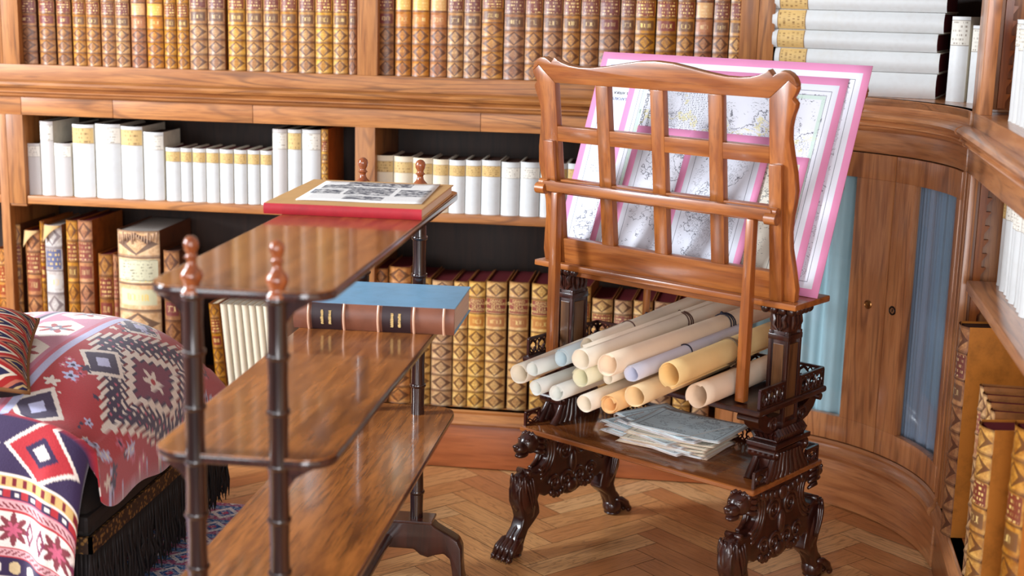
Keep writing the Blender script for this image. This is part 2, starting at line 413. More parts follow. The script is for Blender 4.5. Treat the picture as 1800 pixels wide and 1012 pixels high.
# local x towards the viewer, local y into the case
part(rb, 'plinth_panel', oakr[0], [(0, 2.2, 0, .03, .0, .155)])
m = MB(); m.sweep([((0, 0), (0, -1)), ((2.2, 0), (0, -1))], BASEM); m.build('base_moulding', oakr[0], rb, smooth=.6)
part(rb, 'bottom_shelf', oakr[0], [(0, 2.2, 0, .34, .178, .199)])
part(rb, 'back_panel', oakr[0], [(0, 2.2, .34, .355, .1, 2.0)])
part(rb, 'end_panel', oak[2], [(.02, .045, .02, .34, .2, 1.1), (.02, .045, .02, .34, 1.26, 2.0)])
part(rb, 'upright', oak[2], [(-.03, .040, -.002, .022, .2, 1.095)])
part(rb, 'upper_upright', oakr[2], [(-.005, .115, -.002, .03, 1.2505, 2.0)])
part(rb, 'lower_stile', oakr[2], [(0.041, .06, .0, .02, .2, 1.095)])
part(rb, 'shelf_board', oakr[0], [(.125, 2.2, .004, .34, .808, .835)], .004)
part(rb, 'waist_board', oakr[0], [(0, 2.2, 0, .34, 1.095, 1.158), (0, 2.2, .003, .34, 1.158, 1.2505)], .002)
m = MB(); m.sweep([((-.004, 0), (0, -1)), ((2.2, 0), (0, -1))], CORN); m.build('waist_moulding', oakr[0], rb, smooth=.6)
def ratchet(x, y, z0, z1, p=.036):
    pts = [(0, z0)]; z = z0
    pts = [(-.012, z0)]
    while z+p < z1:
        pts += [(.006, z), (.006, z+p*.45), (.018, z+p*.95), (.018, z+p)]; z += p
    pts += [(.006, z), (.006, z1), (-.012, z1)]
    m = MB(); m.prism(pts, 0, .014, Matrix.Translation((x, y, 0)) @ Matrix.Rotation(pi/2, 4, 'Z'))
    return m.build('shelf_ratchet', maho[2], rb)
ratchet(.062, .040, .21, 1.09); ratchet(.062, .06, 1.265, 1.98)
# ================================================================ BOOKS
def gilt_mat(name, base, gold, title, num=None, diamond=1.0, dark=srgb(84, 44, 20), wear=.5):
    """spine leather: u across, v counted in compartments; 0..1 title panel, -1..0 number panel, below and above: gilt ornament"""
    g = G(name, .42, .5, .15, .3)
    uv = g.sep(g.coord('UV')); u, v = uv[0], uv[1]; r = g.rnd()
    k = v.floor(); f = v.fract(); c = g.coord()
    n = g.noise(c, 45, 4, .65); nb = g.noise(c, 9, 3)
    col = g.mix(g.step(.35, .7, n), base, gold)
    # tooled ornament
    au = (u-.5).abs()*2; af = (f-.5).abs()*2
    d = au*.95+af*.85
    orn = g.step(.62, .66, d)*g.step(.95, .90, d+0.0)
    ring = g.step(.60, .66, au*1.30+af*.95)*(1-g.step(.80, .86, au*.86+af*1.0))
    inside = (1-g.step(.54, .60, au*1.30+af*.95))*g.step(.35, .6, g.vor(c, 330))
    corner = g.step(.45, .62, g.noise(c, 520, 1, .5))*g.step(.86, .98, d)
    frame = g.step(.80, .84, af)*(1-g.step(.88, .92, af))
    ornm = (ring*.95+inside*.45+corner*.25+frame*.55).min(1)*diamond
    is_t = (k.abs() < .5)*1.0; is_n = ((k+1).abs() < .5)*1.0
    lab = (is_t+is_n).min(1)
    col = g.mix(ornm*(1-lab)*.92, col, dark)
    # title panel with rows of small gilt letters
    rows = ((f*5.0).fract()-.5).abs()
    glyph = g.step(.50, .58, g.noise(g.comb(u*16+r*40, (f*5).floor()*3.7+r*9, r*3), 1, 2, .7))
    txt = glyph*(1-g.step(.22, .30, rows))*(1-g.step(.72, .80, au))*(1-g.step(.80, .86, af))
    inpan = (1-g.step(.86, .90, au))*(1-g.step(.84, .9, af))
    tcol = g.mix(txt, title, srgb(226, 190, 120))
    col = g.mix(is_t*inpan, col, tcol)
    rows2 = (1-g.step(.26, .34, (f-.5).abs()))
    tx2 = glyph*(1-g.step(.10, .16, (f-.5).abs()))*(1-g.step(.5, .6, au))
    col = g.mix(is_n*rows2*(1-g.step(.8, .9, au)), col, g.mix(tx2, num or title, srgb(220, 186, 120)))
    # raised bands
    band = g.step(.88, .95, af)
    col = g.mix(band*.8, col, dark)
    col = g.mix(g.step(.55, .8, nb)*.45*wear, col, dark)
    col = g.mix(g.step(.82, 1.0, au)*.35, col, dark)
    col = g.hsv(col, r*.014+.493, r*.2+.9, r*.35+.85)
    g.bump(n*.4+ornm*.5, .0006, .35)
    return g.out(col)
GM = dict(
 dark=gilt_mat('spine_dark_calf', srgb(128, 76, 32), srgb(182, 124, 58), srgb(112, 44, 34)),
 tan=gilt_mat('spine_tan_gilt', srgb(146, 88, 38), srgb(196, 138, 68), srgb(116, 54, 38), srgb(110, 70, 40)),
 pale=gilt_mat('spine_pale_gilt', srgb(164, 108, 50), srgb(212, 162, 88), srgb(116, 52, 38), srgb(112, 74, 44)),
 amber=gilt_mat('spine_amber_calf', srgb(150, 84, 28), srgb(196, 128, 50), srgb(214, 160, 84), srgb(180, 110, 44)),
 folio=gilt_mat('spine_folio_gilt', srgb(180, 128, 74), srgb(216, 174, 110), srgb(146, 80, 58), srgb(170, 110, 66)),
 rust=gilt_mat('spine_rust_calf', srgb(158, 92, 46), srgb(206, 144, 80), srgb(136, 62, 36)),
 grey=gilt_mat('spine_grey_vellum', srgb(170, 158, 150), srgb(214, 206, 198), srgb(92, 96, 124), srgb(196, 188, 180), dark=srgb(112, 96, 96)),
 worn=gilt_mat('spine_worn_calf', srgb(196, 150, 112), srgb(222, 186, 150), srgb(196, 190, 158), dark=srgb(84, 62, 56), wear=.6),
)
def leather(name, col, rough=.5, dk=.5):
    g = G(name, rough, .4, .1, .3); c = g.coord(); n = g.noise(c, 18, 5, .65); n2 = g.noise(c, 180, 3)
    g.bump(n2, .0006, .3)
    d = tuple(x*dk for x in col[:3])+(1,)
    return g.out(g.mix(g.step(.4, .75, n), col, d))
CM = dict(calf=leather('cover_calf', srgb(150, 92, 44)), rust=leather('cover_rust', srgb(158, 84, 30)), tan=leather('cover_tan', srgb(196, 122, 46), .45, .62),
          vel=leather('cover_vellum', srgb(214, 206, 190), .6, .8), brown=leather('cover_brown', srgb(96, 54, 30)))
def pages_mat(name, col, ax=0):
    g = G(name, .8, .2); c = g.sep(g.coord()); n = g.noise(g.comb(c[0]*900, c[1]*6, c[2]*6) if ax == 0 else g.comb(c[0]*6, c[1]*6, c[2]*900), 1, 2)
    return g.out(g.hsv(col, .5, 1., n*.45+.78))
PM = dict(cream=pages_mat('pages_cream', srgb(214, 190, 156)), red=pages_mat('pages_red', srgb(92, 26, 30)), dust=pages_mat('pages_dusty', srgb(150, 142, 134)), dark=pages_mat('pages_dark', srgb(70, 44, 34)))
def vellum_mat(name, col, stain):
    g = G(name, .5, .4, .1, .3); c = g.coord(); r = g.rnd()
    n = g.noise(c, 7, 5, .6); n2 = g.noise(c, 60, 3); 
    g.bump(n2+n, .001, .35)
    return g.out(g.hsv(g.mix(g.step(.5, .85, n)*.55, g.mix(g.step(.35, .8, n2)*.25, col, srgb(196, 190, 184)), stain), .5, 1., r*.12+.9))
VM = vellum_mat('spine_vellum', srgb(212, 213, 212), srgb(204, 190, 160)); VMg = vellum_mat('spine_vellum_grey', srgb(200, 194, 190), srgb(176, 166, 146)); VMc = vellum_mat('spine_vellum_cream', srgb(228, 212, 184), srgb(190, 156, 110))
def label_mat(name, col, ink, rows=6):
    g = G(name, .6, .3); uv = g.sep(g.coord('UV')); u, v = uv[0], uv[1]; r = g.rnd(); c = g.coord()
    rr = ((v*rows).fract()-.5).abs(); gl = g.step(.50, .60, g.noise(g.comb(u*15+r*50, (v*rows).floor()*5.3+r*7, r), 1, 2, .75))
    t = gl*(1-g.step(.18, .3, rr))*(1-g.step(.36, .42, (u-.5).abs()))*(1-g.step(.42, .46, (v-.5).abs()))
    edge = g.step(.46, .48, (v-.5).abs())
    n = g.noise(c, 20, 3)
    return g.out(g.mix((t+edge).min(1)*.8, g.hsv(col, .5, 1., n*.3+.85), ink))
LM = dict(gilt=label_mat('label_gilt', srgb(204, 170, 110), srgb(120, 84, 50)), plain=label_mat('label_plain', srgb(222, 216, 204), srgb(120, 104, 90)), ochre=label_mat('label_ochre', srgb(206, 174, 116), srgb(130, 96, 62), 4),
          black=label_mat('label_black', srgb(40, 32, 34), srgb(190, 160, 110), 2), white=label_mat('label_paper', srgb(206, 200, 168), srgb(110, 100, 84), 7))

def spine_fn(w, h, b, N, tp=2, R=.0022, extra=0.0, z0=0, z1=None, nu=8, per=8, cap=True, spread=0):
    """returns MB of the rounded back; N compartments with raised bands between"""
    z1 = h if z1 is None else z1
    m = MB(); nv = max(6, (N or 3)*per)
    def fn(u, v):
        s = (u-.5)*2; z = z0+(z1-z0)*v
        y = -b*(1-s*s)
        k = v*N if N else .5
        bd = 0
        if N and .4 < k < N-.4:
            fr = abs(k-round(k)); bd = R*max(0, 1-(fr/.07)**2) if fr < .07 else 0
        bow = .0007*sin(v*pi*3+w*90)
        return (s*w/2*(1+bow), y-bd-extra-.0012*(1 if v < .015 or v > .985 else 0), z)
    m.grid(fn, nu, nv, lambda u, v: (u, v*N-(N-tp) if N else v))
    return m
def book(label, group, loc, w, h, d, rz=0, kind='tan', N=7, tp=2, cover='calf', pages='cream', lean=0, lay=None, lab=None, labz=(.72, .92), b=None, name='book', cat='book', tilt=0):
    rot = (tilt, lean, rz)
    t = thing(name, label, cat, loc, group=group, rot=rot)
    if lay is not None: t.rotation_euler = lay
    b = (.16*w+.002) if b is None else b
    gk = GM.get(kind); mat = gk or {'vel': VM, 'velg': VMg, 'velc': VMc}[kind]
    n_ = N if gk else 0
    sm = spine_fn(w, h, b, n_, tp); o = sm.build('spine', mat, t, smooth=3)
    th = .003
    m = MB(); m.box(-w/2, -w/2+th, 0, d, 0, h); m.box(w/2-th, w/2, 0, d, 0, h); m.build('cover', CM[cover], t, bevel=.0006, seg=1)
    m = MB(); m.box(-w/2+th+.0002, w/2-th-.0002, .0008, d-.004, .003, h-.005); m.build('page_block', PM[pages], t)
    if lab:
        z0, z1 = labz[0]*h, labz[1]*h
        m = MB()
        m.grid(lambda u, v: ((u-.5)*w*.985, -b*(1-((u-.5)*1.97)**2)-.0006, z0+(z1-z0)*v), 8, 2, lambda u, v: (u, v))
        m.build('title_label', LM[lab], t, smooth=3)
    return t
def at(px, py, Y):
    d = _f+_r*((px-900)/F_PX)-_u*((py-506)/F_PX); k = Y/d.y; return Vector((0, 0, EYE))+d*k
ORD = ['first', 'second', 'third', 'fourth', 'fifth', 'sixth', 'seventh', 'eighth', 'ninth', 'tenth', 'eleventh', 'twelfth', 'thirteenth', 'fourteenth', 'fifteenth', 'sixteenth', 'seventeenth', 'eighteenth', 'nineteenth', 'twentieth', 'twenty-first', 'twenty-second']
YS = 4.314
def span(a, b, py, Y=YS): return at(a, py, Y).x, at(b, py, Y).x
Q = 2.811
# ---- upper left bay (gilt calf volumes)
A = [(108,190,'dark'),(203,281,'dark'),(290,360,'dark'),(368,431,'tan'),(434,501,'tan'),(508,576,'tan'),(578,646,'pale'),(655,727,'amber'),(733,812,'amber'),(817,876,'tan'),(880,938,'tan'),(942,1028,'pale'),(1032,1115,'pale'),(1131,1215,'pale'),(1220,1301,'pale'),(1305,1384,'pale'),(1387,1471,'tan'),(1477,1556,'pale'),(1560,1643,'pale'),(1647,1720,'pale'),(1724,1762,'tan')]
KW = dict(dark='dark brown', tan='tan', pale='pale gold', amber='amber', folio='worn gold')
for i, (a, b_, k) in enumerate(A):
    x0, x1 = span(a/Q, b_/Q, 120)
    N = 7 if i < 11 else 6
    book('%s gilt calf volume, %s from the left in the upper left bay' % (KW[k], ORD[i]), 'gilt volumes in the upper left bay', ((x0+x1)/2, YS, 1.2605), x1-x0-.0004, .285, .20, kind=k, N=N, tp=3 if i < 11 else 2, cover='calf' if k != 'dark' else 'brown')
# ---- upper right bay
B = [(664.7,691.8,'dark'),(694.3,722,'amber'),(723.8,754,'amber'),(755.5,784.3,'amber'),(785.7,813.4,'pale'),(814.5,843.7,'pale'),(845.5,882.8,'tan'),(884.6,920.2,'tan'),(921.2,951.5,'tan'),(952.9,986,'tan'),(987,1017,'tan'),(1018.3,1050,'tan'),(1051,1085.6,'dark'),(1087.4,1112.3,'tan'),(1113.3,1147.8,'tan'),(1150,1185.2,'dark'),(1186.3,1216.2,'tan'),(1218,1248.2,'amber'),(1249.6,1276.7,'tan'),(1278.1,1304.0,'pale')]
for i, (a, b_, k) in enumerate(B):
    x0, x1 = span(a, b_, 138)
    book('%s gilt calf book, %s from the left in the upper right bay' % (KW[k], ORD[i]), 'gilt volumes in the upper right bay', ((x0+x1)/2, YS, 1.2605), x1-x0-.0004, .30, .20, kind=k, N=6 if i != 6 else 7, tp=2)
# ---- middle left shelf (vellum)
Cb = [(125,208,705,'velg','plain'),(212,275,597,'velg','plain'),(278,360,705,'velg','plain'),(370,475,612,'vel','ochre'),(482,605,610,'vel','plain'),(608,712,622,'vel','ochre'),(718,815,650,'vel','plain')]+\
     [(a, b_, 727+i*2.2, 'vel', 'gilt') for i, (a, b_) in enumerate([(825,895),(898,952),(957,1020),(1024,1085),(1090,1155),(1160,1222),(1227,1285),(1290,1345)])]+\
     [(1350,1420,635,'velg','plain'),(1425,1490,637,'vel','ochre'),(1495,1585,638,'vel','plain'),(1589,1622,635,'pale',None)]
for i, (a, b_, ty, k, lb) in enumerate(Cb):
    x0, x1 = span(a/Q, b_/Q, 346); h = at((a+b_)/2/Q, (ty+3)/Q, YS-.004).z-.835
    tall = 'tall' if h > .235 else 'short'
    desc = 'thin gilt calf volume' if k == 'pale' else '%s %s vellum book' % (tall, 'greyish' if k == 'velg' else 'white')
    book('%s, %s from the left on the middle left shelf' % (desc, ORD[i]), 'volumes on the middle left shelf', ((x0+x1)/2, YS, .8352), x1-x0-.0004, h, .20 if tall == 'tall' else .15, kind=k, N=7, pages='red' if lb == 'gilt' else 'dark', cover='vel' if k != 'pale' else 'rust', lab=lb, labz=(.74, .955) if lb != 'gilt' else (.74, .93))
# ---- middle right shelf
D = [(165,255,765,'velc','ochre'),(258,350,770,'velc','ochre'),(352,447,778,'velc','ochre'),(450,527,785,'velc','gilt'),(530,608,789,'vel','gilt'),(611,687,790,'vel','gilt'),(690,782,790,'vel','gilt'),(787,877,799,'vel','plain'),(880,975,799,'vel','plain'),(979,1050,802,'vel','plain'),(1053,1109,805,'vel','gilt'),(1112,1180,806,'vel','gilt'),(1184,1260,808,'vel','gilt')]
for i, (a, b_, ty, k, lb) in enumerate(D):
    x0, x1 = span(600+a/Q, 600+b_/Q, 381); h = at(600+(a+b_)/2/Q, (ty+2)/Q, YS-.004).z-.835
    book('%s vellum book, %s from the left on the middle right shelf' % ('cream' if k == 'velc' else 'white', ORD[i]), 'volumes on the middle right shelf', ((x0+x1)/2, YS, .8352), x1-x0-.0004, h, .15, kind=k, cover='vel', pages='dark', lab=lb, labz=(.70, .90))
# ---- bottom left shelf, miscellaneous
EB = [  # top-left px, top-right px, y top, kind, N, note, cover, pages, depth
 (26.8,39.3,394,'pale',8,'narrow gilt calf volume at the left end','brown','red',.26),
 (46.5,72.5,404,'rust',7,'worn rust-brown volume with a torn headcap','rust','red',.22),
 (72.8,81,389,'dark',8,'dark slim volume behind the grey one','rust','cream',.22),
 (81.5,111,395,'grey',7,'grey-spined volume with a peeling headcap','calf','dust',.26),
 (119,138.6,387,'tan',8,'tan gilt volume','brown','red',.24),
 (139.3,164.5,387,'rust',8,'rust-coloured gilt volume with a plain side','rust','red',.25),
 (173.5,198,446,'dark',6,'shorter brown volume with a dark number label','rust','red',.19),
 (199,208,447,'rust',6,'thin short rust volume','rust','red',.19),
 (208.5,282,404,'worn',6,'very thick tattered folio with a paper title label','brown','dust',.29),
 (288,316,440,'dark',6,'brown volume beside the thick folio','brown','dark',.18)]
for i, (a, b_, ty, k, N, note, cv, pg, dp) in enumerate(EB):
    x0, x1 = span(a, b_, 470); z = at((a+b_)/2, ty, YS-.004).z
    t = book('%s on the bottom left shelf' % note, 'volumes on the bottom left shelf', ((x0+x1)/2, YS, .1995), x1-x0-.001, z-.1995, dp, kind=k, N=N, tp=2, cover=cv, pages=pg, lab=None)
    w_, h_ = x1-x0, z-.1995; b_ = .16*w_+.002
    if k == 'worn':
        m = MB(); z0, z1 = h_*(4/6)+.012, h_*(5/6)-.008
        m.grid(lambda u, v: ((u-.5)*w_*.92, -b_*(1-((u-.5)*1.84)**2)-.0012-.001*sin(u*40), z0+(z1-z0)*v+.001*sin(u*30)), 14, 2, lambda u, v: (u, v)); m.build('title_label', LM['white'], t, smooth=3)
        m = MB(); rr = random.Random(5)
        for q in range(16):
            s = -1+2*(q+.5)/16; m.tube([(s*w_*.48, -b_*(1-s*s)-.001, h_-.012*rr.random()-.004), (s*w_*.47, -b_*(1-s*s)-.004, h_-.018-.02*rr.random()), (s*w_*.46, -b_*(1-s*s)-.002, h_-.03-.02*rr.random())], [.003, .0022, .0008], 5)
        m.build('torn_headcap', plain('torn_leather', srgb(176, 142, 116), .8, .2, 0, .3, 90), t, smooth=3)
    if k == 'grey' or 'headcap' in note:
        m = MB(); sg = -1 if k != 'grey' else -1
        m.grid(lambda u, v: (-w_/2+w_*.95*u, -b_*(1-((u-.5)*1.9)**2)-.002-.012*v*(1-u), h_-.002-.05*v*(1-u)**1.5-.006*v), 8, 5)
        m.build('peeling_headcap', plain('curled_leather', srgb(196, 160, 110), .7, .2), t, smooth=3, solid=.0008)
    if 'dark number' in note:
        m = MB(); m.grid(lambda u, v: ((u-.5)*w_*.97, -b_*(1-((u-.5)*1.94)**2)-.001, h_*.44+.03*v), 8, 1, lambda u, v: (u, v)); m.build('number_label', LM['black'], t, smooth=3)
# gilt volume then the slim leaning vellum set, seen between the posts of the etagere
def leanbook(label, xb, w, h, ang, kind, N, grp, dp=.16, yy=YS, z=.1995):
    t = book(label, grp, (xb, yy, z), w, h, dp, kind=kind, N=N, cover='vel' if kind.startswith('vel') else 'rust', pages='cream', lean=-ang)
    t.location.z += abs(w/2*sin(ang))
    return t
p0 = at(372, 560, YS); leanbook('gilt calf volume leaning beside the slim cream set on the bottom left shelf', at(392, 690, YS).x-.003, .034, .30, rad(4.5), 'dark', 6, 'volumes on the bottom left shelf')
slim = [(386, 0.0), (399, 0), (412, 0), (424, 0), (436, 0), (448, 0), (460, 0)]
for i in range(9):
    xb = at(409+i*12.4, 690, YS).x
    leanbook('slim cream vellum book, %s from the left of the leaning set' % ORD[i], xb, .0205, .30, rad(5.2), 'velc', 6, 'slim leaning volumes')
for i, (a, b_, c) in enumerate([(535,563,'tan'),(565,592,'rust'),(594,622,'tan')]):
    x0, x1 = span(a, b_, 470); book('brown calf volume, %s before the central upright on the bottom left shelf' % ORD[i], 'volumes on the bottom left shelf', ((x0+x1)/2, YS, .1995), x1-x0-.001, .40, .22, kind=c, N=7, cover='rust', pages='red')
# ---- bottom right shelf: large dictionary folios
Gt = [(657,681.5,471,'rust'),(682.5,722,468,'rust'),(723.5,757,487,'folio'),(758.5,795,492,'folio'),(796.5,821.5,494,'folio'),(822.5,852,494,'folio'),(853,889,494,'folio'),(893,928,495,'folio'),(932.5,968,498,'folio'),(970,1003,500,'folio'),(1004,1036,502,'folio'),(1038,1075,524,'folio'),(1077,1109,527,'folio'),(1110.5,1145,528,'folio'),(1147,1184,530,'folio'),(1187,1219,532,'folio'),(1222,1252,534,'folio')]
FOL = {}
for i, (a, b_, ty, k) in enumerate(Gt):
    x0, x1 = span(a, b_, 600)
    # columns converge downwards, use the mean of the top and bottom edge
    z = at((a+b_)/2, ty, YS-.005).z
    lb = '%s calf folio, %s from the central upright on the bottom shelf' % ('rust-brown' if k == 'rust' else 'gilt-tooled', ORD[i])
    t = book(lb, 'folios on the bottom right shelf', ((x0+x1)/2, YS, .1995), x1-x0-.0012, z-.1995, .20, kind=k, N=8, tp=2, cover='calf', pages='red', rz=0 if i < 10 else -.07)
    FOL[i] = (t, x1-x0, z-.1995)
# left-hand bay glimpsed beyond the end upright
x0, x1 = -2.275, -2.240
book('brown volume with a dark red top edge glimpsed beyond the left upright', 'volumes beyond the left upright', ((x0+x1)/2-.002, YS, .1995), .036, .45, .22, kind='rust', N=8, cover='rust', pages='red')
book('second brown volume beyond the left upright, beside the first', 'volumes beyond the left upright', ((x0+x1)/2-.042, YS, .1995), .036, .43, .22, kind='dark', N=8, cover='rust', pages='red')

# ---- lettering helper (flat glyph meshes)
def lettering(s, size, mat, parent, M_, name='lettering', depth=0.0, bend=None, align='CENTER'):
    cu = bpy.data.curves.new('t', 'FONT'); cu.body = s; cu.size = size; cu.align_x = align; cu.align_y = 'CENTER'; cu.space_line = .8
    to = bpy.data.objects.new('t', cu); COL.objects.link(to)
    dg = bpy.context.evaluated_depsgraph_get(); me = bpy.data.meshes.new_from_object(to.evaluated_get(dg))
    bpy.data.objects.remove(to); bpy.data.curves.remove(cu)
    for v in me.vertices:
        p = v.co.copy()
        v.co = M_ @ (bend(p) if bend else p)
    me.materials.clear(); me.materials.append(mat)
    o = bpy.data.objects.new(name, me); COL.objects.link(o); o.parent = parent; return o
gold_ink = plain('gold_lettering', srgb(232, 196, 126), .4, .5, 0, .1, 60)
black_ink = plain('printing_ink', (.02, .02, .025, 1), .7)
blue_ink = plain('blue_ink', srgb(70, 90, 140), .7)
red_panel = plain('red_leather_panel', srgb(134, 62, 46), .5, .4, .1, .2, 70)
for i in (5, 6, 7, 8, 9):
    t, w_, h_ = FOL[i]; b_ = .16*w_+.002; hc = h_/8
    zc = h_*(6.5/8)
    m = MB(); m.grid(lambda u, v: ((u-.5)*w_*.90, -b_*(1-((u-.5)*1.8)**2)-.0006, zc+(v-.5)*hc*.84), 8, 1)
    m.build('title_panel', red_panel, t, smooth=3)
    lettering('GRAND\nDICTIONAIRE\nDE LA\nMARTINIERE', hc*.235, gold_ink, t, Matrix.Identity(4), bend=lambda p: Vector((p.x*.92, -b_*(1-(p.x*.92/w_*2)**2)-.0012, zc+p.y+hc*.02)))

# ---- stacked vellum folios lying in the corner cabinet niche, spines outwards
zc = 1.2506
stk = [(.072, 'x', .0), (.060, 'fourth from the top', .004), (.0535, 'third from the top', -.006), (.0585, 'second from the top', .008), (.055, 'topmost, cut by the picture edge', .012), (.055, 'above the picture edge', .01)]
AX = rad(-16)
for i, (th, nm, dx) in enumerate(stk[:5]):
    L = .475 if i < 3 else .492
    lab = 'white vellum folio lying flat in the corner stack, %s' % ('lowest of five' if i == 0 else nm)
    # a lying book: local z (height) points left, local x (thickness) points down/up
    t = thing('folio_volume', lab, 'book', (.692+dx, 4.155, zc+th/2), group='stacked folios in the corner')
    t.rotation_euler = (Matrix.Rotation(AX, 4, 'Z') @ Matrix.Rotation(-pi/2, 4, 'Y')).to_euler()
    w_ = th-.0012; b_ = .016; h_ = L
    spine_fn(w_, h_, b_, 0, nu=10).build('spine', VM, t, smooth=3)
    m = MB(); m.box(-w_/2, -w_/2+.003, 0, .30, 0, h_); m.box(w_/2-.003, w_/2, 0, .30, 0, h_); m.build('cover', CM['vel'], t, bevel=.0006, seg=1)
    m = MB(); m.box(-w_/2+.0035, w_/2-.0035, .001, .295, .004, h_-.004); m.build('page_block', PM['red'], t)
    m = MB(); m.grid(lambda u, v: ((u-.5)*w_*.97, -b_*(1-((u-.5)*1.94)**2)-.0007, h_*(.80+.17*v)), 8, 2, lambda u, v: (1-u, v)); m.build('title_label', LM['gilt'], t, smooth=3)
    zc += th
for i, (x, w_, h_, yy) in enumerate([(.735, .052, .236, 4.09), (.783, .046, .213, 4.05), (.822, .035, .218, 4.02)]):
    book('white vellum volume standing right of the folio stack, %s from the stack' % ORD[i], 'upright volumes beside the folio stack', (x, yy, 1.2506), w_, h_, .15, kind='vel', cover='vel', pages='dark', lab='plain', labz=(.66, .96), rz=rad(-28))

# ---- side bookcase (local frame of the right-hand run)
def rbpt(x, y): 
    c, s = cos(WR), sin(WR); return (.713+x*c-y*s, 3.70+x*s+y*c)
def rbook(label, grp, x, y, z, w_, h_, d, kind, turn=0, **k):
    p = rbpt(x, y); return book(label, grp, (p[0], p[1], z), w_, h_, d, rz=WR+rad(turn), kind=kind, **k)
rbook('huge tan leather atlas protruding from the side bookcase beside the cabinet door', 'large volumes in the side bookcase', .235, -.004, .1995, .072, .545, .32, 'tan', turn=9, N=8, tp=2, cover='tan', pages='dark')
xx = .485
for i, (w_, h_, ln) in enumerate([(.030, .462, 0), (.034, .452, 0), (.036, .444, 0), (.034, .434, 0)]):
    rbook('slim dark-red-topped folio, %s of four in front of the huge atlas' % ORD[i], 'slim folios in the side bookcase', xx+w_/2, .008+i*.004, .1995, w_-.001, h_, .30, 'folio', N=8, cover='calf', pages='red'); xx += w_
xx += .022
rbook('large tan leather folio standing in front of the slim folios, lower right', 'large volumes in the side bookcase', xx+.045, -.004, .1995, .082, .422, .30, 'pale', turn=12, N=7, tp=3, cover='tan', pages='red')
xx += .17
rbook('large tan folio nearest the viewer, cut by the right picture edge', 'large volumes in the side bookcase', xx+.065, .035, .1995, .080, .48, .28, 'tan', turn=12, N=7, tp=3, cover='tan', pages='red')
xx = .145
for i, w_ in enumerate([.048, .028, .040, .052, .050, .046, .05, .05, .05, .05]):
    rbook('white vellum book, %s from the far end of the side middle shelf' % ORD[i], 'vellum volumes on the middle side shelf', xx+w_/2, .080-.003*(i % 3), .8352, w_-.001, .222+.004*(i % 4), .16, 'vel' if i != 1 else 'velg', cover='vel', pages='dark', lab='gilt' if i == 0 else 'plain', labz=(.76, .96)); xx += w_
xx = .262
for i, w_ in enumerate([.050, .055, .05, .05, .05, .05]):
    rbook('white vellum book, %s from the far end of the side upper shelf' % ORD[i], 'vellum volumes on the upper side shelf', xx+w_/2, .052, 1.2506, w_-.001, .235+.0*(i % 2)-.012*(i == 1), .18, 'vel', cover='vel', pages='dark', lab='plain', labz=(.74, .96)); xx += w_
# ================================================================ FOLIO STAND (carved, two lattice racks)
LANG = rad(-33.2); LO = Vector((-.02376, 3.58884, 0))
ls = thing('folio_stand', 'carved mahogany folio stand on lion-paw legs with lattice rack, centre right', 'stand', LO, LANG)
# --- lattice rack
half = [(.387,-.065),(.390,-.034),(.383,.016),(.375,.065),(.374,.105),(.379,.145),(.386,.176),(.390,.208),(.387,.251),(.380,.29),(.374,.33),(.375,.36),(.381,.385),(.389,.405),(.391,.416),(.381,.427),(.388,.437),(.393,.449),(.393,.461),(.387,.475),(.377,.485),(.365,.490),(.352,.490),(.342,.486),(.331,.478),(.319,.492),(.307,.484),(.293,.478),(.27,.472),(.24,.469),(.2,.4695),(.15,.476),(.10,.485),(.05,.493),(0,.496)]
def lattice(name, lean, y0, back, mat0):
    """mesh from strips: frame = outline with the rectangular opening cut out, plus bars"""
    fr = None
    R_ = Matrix.Translation((0, y0, .87)) @ Matrix.Rotation(lean, 4, 'X')
    th = .022
    s0, s1 = (0, th) if not back else (-th, 0)
    OX, OB, OT = .320, .003, .425
    # right stile / left stile / top rail / bottom rail as separate boards
    right = [p for p in half if p[1] < .462]
    ext = [(OX, OT)]
    def board(pts, nm, mt, parent, bev=.0025):
        m = MB(); m.prism(pts, s0, s1, R_); return m.build(nm, mt, parent, bevel=bev, smooth=.5)
    st = [p for p in half if p[1] <= .4495 and p[0] > .37]
    stile = [(OX, -.065)]+st+[(.393, .455), (.372, .470), (OX, OT)]
    root = board([(x, z) for x, z in stile], name, maho[2], ls)
    board([(-x, z) for x, z in stile][::-1], 'stile', maho[2], root)
    top = [(OX, OT), (.372, .470), (.393, .455)]+[p for p in half if p[1] > .458 and (p[0] < .394)]
    top = [q for q in top]+[(-x, z) for x, z in half[::-1] if z > .458][1:]+[(-.393, .455), (-.372, .470), (-OX, OT)]
    board(top, 'top_rail', maho[0], root)
    board([(-OX, -.065), (OX, -.065), (OX, OB), (-OX, OB)], 'bottom_rail', maho[0], root)
    for x in (-.168, .002, .172): board([(x-.0195, OB), (x+.0195, OB), (x+.0195, OT), (x-.0195, OT)], 'lattice_bar', maho[2], root, .0015)
    for z in (.146, .290):
        for a, b in ((-OX, -.1875), (-.1485, -.0175), (.0215, .1525), (.1915, OX)):
            board([(a, z-.020), (b, z-.020), (b, z+.020), (a, z+.020)], 'lattice_bar', maho[0], root, .0015)
    return root, R_
T1 = rad(7.5)
front, RF = lattice('lattice_rack', T1, -.07, False, None)
back, RB = lattice('lattice_rack', rad(-20.5), .075, True, None)
# extra slats on the face of the front rack, and the moulded foot rail
for s in (-1, 1):
    m = MB(); m.box(s*.343-.017, s*.343+.017, -.014, -.0002, -.066, .272, RF); m.build('slat', maho[2], front, bevel=.003, smooth=.5)
m = MB(); m.tube([(-.385, -.008, -.073), (.385, -.008, -.073)], .0105, 12, RF); m.build('foot_moulding', maho[0], front, smooth=1)
